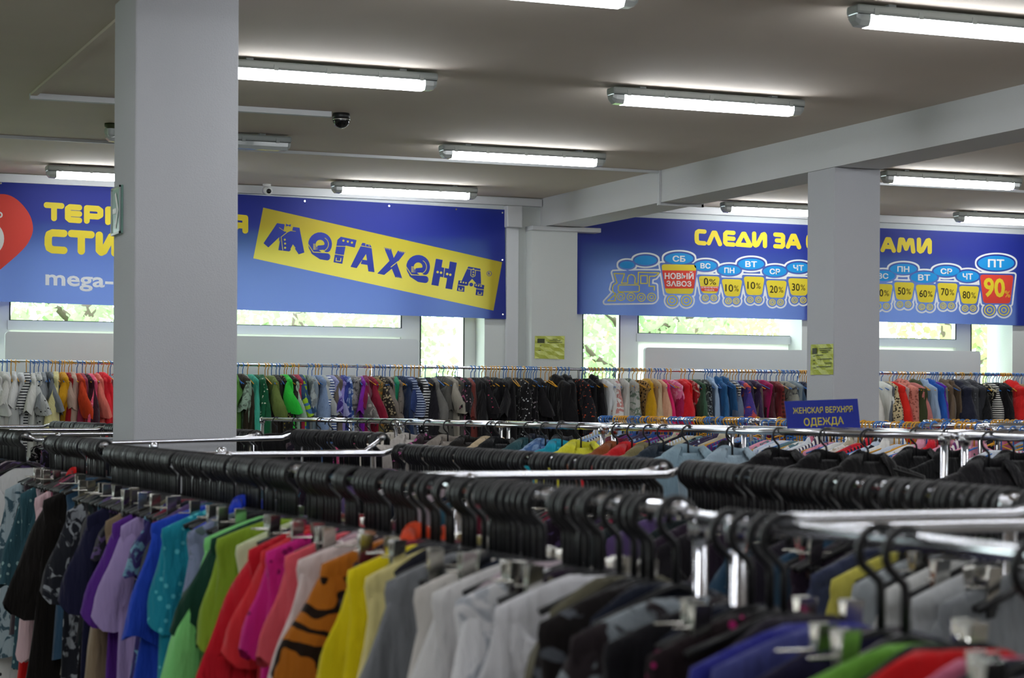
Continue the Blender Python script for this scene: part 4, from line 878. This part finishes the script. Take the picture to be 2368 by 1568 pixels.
# ---- blue and yellow hangers with their garments
def coloured(x, y, z, rz, where, grp):
    y_ = rng.random()
    state['run'] -= 1
    if state['run'] <= 0: state['c'] = 1 - state['c']; state['run'] = rng.randrange(1, 7)
    nm, parts = (('blue', HBL), ('yellow', HYL))[state['c']]
    hanger(parts, nm + '_hanger', (x, y, z), rz, '%s plastic hanger %s' % (nm, where), '%s %s' % (nm, grp))
state = {'run': 3, 'c': 0}
WCOL = ['e8e6e2', 'dfe3ea', 'c9d4e6', 'cf2030', 'e39ab0', 'e0a41c', '2c4a86', '394a3c', '6a2a6a', '8fa8c8', 'b8b098', '23202a', 'c86a84', '5f7f86', '3c3450']
WN = {'e8e6e2': 'white', 'dfe3ea': 'cool white', 'c9d4e6': 'pale blue', 'cf2030': 'red', 'e39ab0': 'pink', 'e0a41c': 'mustard', '2c4a86': 'blue', '394a3c': 'dark green', '6a2a6a': 'plum', '8fa8c8': 'light denim', 'b8b098': 'beige', '23202a': 'black', 'c86a84': 'rose', '5f7f86': 'grey teal', '3c3450': 'aubergine'}
for y0, y1, z, lab in chainC:
    for y in along(max(y0, 7.5) + .04, y1 - .04, .045): coloured(EX, y, z, rng.uniform(-.2, .2), 'crowded on the rack behind the coats', 'hangers on the rack behind the coats')
    for y in along(max(y0, 8.0) + .04, y1 - .04, .16): coloured(FX, y, z, rng.uniform(-.2, .2), 'on the far rail of the rack behind the coats', 'hangers on the far rail behind the coats')
    y = y0 + .08; k = 0
    while y < y1 - .05:
        pool = {6.2: ['e8e6e2', 'dfe3ea', 'e8e6e2', 'c9d4e6', 'e0a41c'], 8.3: ['cf2030', 'e39ab0', 'dfe3ea', 'e8e6e2', 'c9d4e6', '5f7f86'], 10.58: ['3c3450', '23202a', '6a2a6a', '2c4a86', 'b8b098', '8fa8c8']}[y0]
        c = rng.choice(pool); pt = rng.choice(['plain', 'plain', 'floral', 'dots', 'vstripe']); d = {'plain': '', 'floral': ' flowered', 'dots': ' dotted', 'vstripe': ' pinstriped'}[pt]
        garment(rng.choice(['tee', 'long', 'shirt']), (EX, y, z), rng.uniform(-.1, .1), c, rng.choice(WCOL), pt, '%s%s garment on the blue and yellow hangers behind the coats' % (WN[c], d), 'garments behind the coats', 0)
        y += rng.uniform(.07, .12)
for x, stp in ((GX_, .06), (HX, .12)):
    for y in along(10.35, 12.45, stp): coloured(x, y, ZD, rng.uniform(-.2, .2), 'on the rack beyond the square pillar', 'hangers on the rack beyond the pillar')
y = 10.4
while y < 12.4:
    c = rng.choice(WCOL); garment(rng.choice(['tee', 'long']), (GX_, y, ZD), rng.uniform(-.1, .1), c, None, 'plain', '%s garment on the rack beyond the square pillar' % WN[c], 'garments beyond the square pillar', 0); y += rng.uniform(.12, .2)

# ---- garments along the window wall: (u, kind, colours, pattern, look)
WG = [(-14, 'tee', 'd8d8d4', '', 'plain', 'off-white'), (4, 'tee', 'e2e0da', '', 'plain', 'ivory'), (20, 'long', 'd0d2d0', '', 'plain', 'pale grey'), (36, 'tee', 'e6e6e4', '', 'plain', 'white'), (52, 'tee', 'd6d8da', '', 'plain', 'cool white'), (66, 'tee', 'e0e0de', '33343a', 'stripe', 'white and black striped'), (80, 'tee', 'dcdcd6', '', 'plain', 'chalk white'), (92, 'tee', 'c8cac8', '1c1c1e', 'dots', 'white and black spotted'), (104, 'tee', '8f9498', '', 'plain', 'mid grey'), (116, 'tee', '7b8086', '', 'plain', 'steel grey'), (126, 'tee', '5f636a', '', 'plain', 'dark grey'), (134, 'long', 'ded69a', '', 'plain', 'pale yellow'),
 (148, 'tee', 'd49a14', '', 'plain', 'mustard'), (160, 'long', 'a01a22', '', 'plain', 'dark red'), (172, 'tee', 'bfa393', '', 'plain', 'beige'), (182, 'tee', 'd0421e', '', 'plain', 'orange-red'), (191, 'long', '9a3550', '', 'plain', 'wine'), (199, 'long', '3c1624', '', 'plain', 'dark maroon'), (211, 'long', 'e85878', 'f08aa0', 'dots', 'speckled pink'), (226, 'tee', 'e8786a', '', 'plain', 'salmon'), (238, 'long', 'ee2434', '', 'plain', 'bright red'), (250, 'long', 'e8303c', '', 'plain', 'tomato red'),
 (282, 'tee', 'c04050', '', 'plain', 'brick pink'), (318, 'tee', 'd88a30', '', 'plain', 'orange'), (362, 'tee', 'e0c850', '', 'plain', 'lemon'), (410, 'tee', 'b8c030', '', 'plain', 'chartreuse'), (455, 'tee', '9ab034', '', 'plain', 'moss'), (500, 'tee', '7aa82c', '', 'plain', 'apple green'),
 (541, 'tee', 'a8c424', '', 'plain', 'lime'), (550, 'tee', '4f8a30', '', 'plain', 'leaf green'), (561, 'long', '3a3226', '', 'plain', 'dark umber'), (572, 'tee', '9ab4a0', '6a7a6c', 'floral', 'sage print'), (583, 'long', '3fa890', '', 'plain', 'sea green'), (596, 'long', '145a38', '', 'plain', 'forest green'), (612, 'batwing', '0f5c3a', 'd8e0c8', 'dots', 'dark green white-dotted'), (631, 'tee', '6d8040', '', 'plain', 'olive'), (643, 'long', '2a2622', '', 'plain', 'brown-black'), (654, 'long', '1c1a14', '8a7a30', 'dots', 'black and gold'), (664, 'tee', '2cc43c', '', 'plain', 'vivid green'), (671, 'tee', '27241f', '', 'plain', 'ebony'), (680, 'tee', '9fb8a4', 'c8d4c8', 'dots', 'pale mint'), (690, 'tee', 'a83048', '', 'plain', 'cherry'), (699, 'tee', '2a4a6a', '', 'plain', 'petrol'), (707, 'tee', '9cc82c', '4a7ab0', 'tiger', 'lime and blue'), (718, 'tee', 'a0a8a8', '788082', 'floral', 'grey print'), (730, 'tee', '8a9aa6', '', 'plain', 'blue-grey'), (741, 'long', '7a8fb0', '', 'plain', 'dusty blue'),
 (752, 'tee', 'a8acac', '', 'plain', 'ash grey'), (762, 'tee', 'e0e4ec', '2c4a86', 'stripe', 'blue and white striped'), (771, 'tee', '9a9cc8', '', 'plain', 'lilac'), (780, 'tee', '6a6058', '', 'plain', 'mocha'), (790, 'tee', '3a2a7a', '8a80c0', 'floral', 'violet print'), (801, 'tee', '2c3a8a', '90a0d0', 'floral', 'cobalt print'), (812, 'tee', '3c5c9a', 'b8c4d8', 'floral', 'blue and white print'), (822, 'tee', '8c8a88', '4a4a50', 'floral', 'grey mottled'), (833, 'tee', '706c6a', 'b0a8a0', 'floral', 'taupe mottled'), (842, 'tee', '7a1c9a', '', 'plain', 'vivid purple'), (852, 'tee', '7a1440', '', 'plain', 'burgundy'), (862, 'tee', '8a1a34', '', 'plain', 'claret'), (870, 'tee', '6a6038', 'a8702c', 'floral', 'green-brown print'), (881, 'tee', '2a2420', 'a89878', 'leopard', 'zebra and leopard'), (892, 'tee', '1e1a18', '8d8268', 'floral', 'black and tan print'), (903, 'tee', '7a7068', '', 'plain', 'taupe'), (914, 'tee', '6a625c', '4c4642', 'dots', 'brown-grey'), (922, 'tee', '1f8a64', '', 'plain', 'emerald'), (931, 'long', '203050', '', 'plain', 'navy'), (944, 'batwing', '1c2c54', 'a8b4cc', 'stripe', 'navy striped'), (958, 'tee', '26386a', '', 'plain', 'indigo'), (970, 'tee', '121218', 'd0d0d0', 'dots', 'black with white bits'), (982, 'tee', '0f0e12', 'e0e0e0', 'stripe', 'black and white banded'), (996, 'long', '14121a', '', 'plain', 'ink black'), (1012, 'batwing', '6a6864', '', 'plain', 'stone grey'), (1027, 'tee', '56544f', '', 'plain', 'iron grey'), (1042, 'tee', '9a9488', '', 'plain', 'light taupe'), (1054, 'tee', '4a4844', '', 'plain', 'graphite'), (1066, 'tee', '1a161a', '9a5070', 'floral', 'black floral'), (1080, 'tee', '171418', 'b08898', 'dots', 'black with pale dots'),
 (1092, 'tee', '7a3a34', '', 'plain', 'red-brown'), (1104, 'long', '151316', '', 'plain', 'jet black'), (1118, 'tee', '131014', '', 'plain', 'coal black'), (1134, 'tee', '161216', 'b04060', 'dots', 'black with pink flowers'), (1150, 'long', '100e12', '', 'plain', 'deep black'), (1166, 'tee', '121014', '', 'plain', 'soot black'), (1184, 'long', '0f0d11', '', 'plain', 'matt black'), (1206, 'batwing', '131114', 'c8c8c8', 'dots', 'black white-dotted'), (1226, 'long', '100e12', '9a9098', 'dots', 'black star-sprinkled'), (1254, 'tee', '151316', '', 'plain', 'black crew-neck'), (1298, 'coat', '121013', '', 'plain', 'black hooded'), (1322, 'coat', '131114', '', 'plain', 'black quilted'), (1344, 'long', '17141a', 'c05030', 'dots', 'black with an orange patch'), (1364, 'long', '110f13', '', 'plain', 'black ribbed'), (1384, 'shirt', '141216', '', 'plain', 'black buttoned'),
 (1400, 'long', 'e0e2e4', '', 'plain', 'snow white'), (1413, 'long', 'd8d6d2', '', 'plain', 'milk white'), (1430, 'long', 'e4e0dc', 'c88a84', 'floral', 'white and rose print'), (1446, 'long', 'cfcdc6', '', 'plain', 'oatmeal'), (1457, 'long', 'b4b4ae', '6c7c6c', 'floral', 'grey-green print'), (1469, 'long', 'b8aea0', '', 'plain', 'greige'), (1486, 'long', 'b08850', '2a1c10', 'leopard', 'leopard print'), (1505, 'long', 'd09c14', '', 'plain', 'ochre'), (1519, 'long', 'c8b08e', '', 'plain', 'sand'), (1532, 'long', 'dca88a', '', 'plain', 'peach'), (1545, 'long', 'e02468', '', 'plain', 'hot pink'), (1558, 'long', 'f07aa4', 'f8b0c8', 'floral', 'light pink print'), (1569, 'long', 'a81c50', '', 'plain', 'raspberry'), (1579, 'long', 'd41c28', '', 'plain', 'red'), (1590, 'long', 'e4141c', '', 'plain', 'fire red'), (1600, 'long', 'a8242c', 'd8c8b8', 'floral', 'red floral'), (1609, 'long', '3a5a44', '', 'plain', 'bottle green'), (1619, 'long', '1c1c22', 'c05838', 'dots', 'black with coral dots'), (1630, 'long', '27302e', '8a9088', 'floral', 'dark floral'), (1641, 'long', '20242a', '7f8a90', 'leopard', 'grey snake print'),
 (1654, 'shirt', 'a8c0dc', '', 'plain', 'sky blue'), (1672, 'shirt', '2c6294', '', 'plain', 'denim blue'), (1686, 'shirt', '2a5a88', '', 'plain', 'deep denim'), (1697, 'long', 'd0ccc4', '26242a', 'stripe', 'cream and black banded'), (1708, 'long', '6a7890', '', 'plain', 'slate'), (1720, 'long', '4a3a8a', 'd05040', 'floral', 'purple and orange print'), (1733, 'long', '2a2440', '', 'plain', 'midnight'), (1746, 'long', '3a2648', '', 'plain', 'aubergine'), (1757, 'long', '6c5c58', '', 'plain', 'earth brown'), (1768, 'long', 'a01858', '', 'plain', 'magenta'), (1779, 'long', '4a1420', '', 'plain', 'oxblood'), (1790, 'long', '6a1c24', '', 'plain', 'dark crimson'), (1804, 'long', '8a3428', '3a1818', 'plaid', 'brick plaid'), (1820, 'long', '8a8a80', '4a4a4c', 'floral', 'grey floral'), (1836, 'long', '7c8890', '', 'plain', 'pewter'), (1849, 'long', '4a6078', '', 'plain', 'storm blue'), (1862, 'long', '1e2438', '', 'plain', 'dark navy'), (1885, 'long', '30405a', '', 'plain', 'harbour blue'), (1915, 'long', '8a5a60', '', 'plain', 'dusty rose'), (1950, 'long', '6a7a5c', '', 'plain', 'lichen green'), (1985, 'long', 'c0b8a8', '', 'plain', 'bone'), (2015, 'long', 'd8d4cc', '', 'plain', 'shell white'),
 (2042, 'long', 'e2e2da', '', 'plain', 'cream white'), (2053, 'long', '6c7078', '', 'plain', 'lead grey'), (2062, 'long', 'c8b48c', '2a2018', 'leopard', 'pale leopard'), (2070, 'long', 'd82418', '', 'plain', 'vermilion'), (2080, 'long', 'bca49c', '', 'plain', 'pinkish beige'), (2098, 'coat', 'd88474', 'a85a4c', 'leopard', 'salmon fur'), (2118, 'long', 'c87a74', '', 'plain', 'terracotta pink'), (2130, 'coat', '3e4428', '', 'plain', 'olive green'), (2148, 'shirt', 'a4bcd8', '', 'plain', 'powder blue'), (2163, 'shirt', '2058b0', '', 'plain', 'strong blue'), (2174, 'long', '5a18a0', '', 'plain', 'royal purple'), (2184, 'long', '7a7c7e', '', 'plain', 'fog grey'), (2196, 'shirt', '6c5a48', '', 'plain', 'coffee brown'), (2210, 'shirt', '5c4c3c', '', 'plain', 'walnut brown'), (2224, 'coat', '1c1e30', '', 'plain', 'blackish navy'), (2240, 'coat', '45464a', '66686c', 'dots', 'charcoal tweed'), (2257, 'coat', '34353a', '', 'plain', 'anthracite'), (2270, 'long', '141416', '', 'plain', 'pitch black'), (2282, 'long', '1c1a18', 'c8c0a0', 'floral', 'black and cream print'), (2299, 'long', '141214', 'd8d4cc', 'stripe', 'zebra banded'), (2314, 'long', '121013', '', 'plain', 'raven black'), (2330, 'long', '151314', '', 'plain', 'dull black'), (2352, 'coat', 'd01c1c', '', 'plain', 'poppy red'), (2372, 'long', 'a07a50', '', 'plain', 'caramel')]
for i, (u, kd, c1, c2, pt, look) in enumerate(WG):
    x = Xat(u, YR - .1)
    pv = WG[i-1][5] if i else None
    garment(kd, (x, YR, ZW + .015), math.pi/2 + rng.uniform(-.22, .22), c1, c2 or None, pt, look + ' %s on the window-wall rail' % CATG[kd] + (', by the %s one' % pv if pv else ''), 'clothes on the window-wall rail', 0, (rng.uniform(.9, 1.05), rng.uniform(1.0, 1.5), rng.uniform(.9, 1.05)))
x = 2.3; wx = [(Xat(g[0], YR - .1), g) for g in WG]
while x < 12.3:
    if not (3.28 < x < 4.12 or 9.7 < x < 10.25):
        g = min(wx, key=lambda w: abs(w[0] - x))[1]
        coloured(x, YR, ZW, math.pi/2 + rng.uniform(-.25, .25), 'over the %s %s on the wall rail' % (g[5], CATG[g[1]]), 'hangers on the window-wall rail')
    x += .036 * (rng.uniform(.5, 1.2) if rng.random() > .1 else rng.uniform(1.5, 3.5))
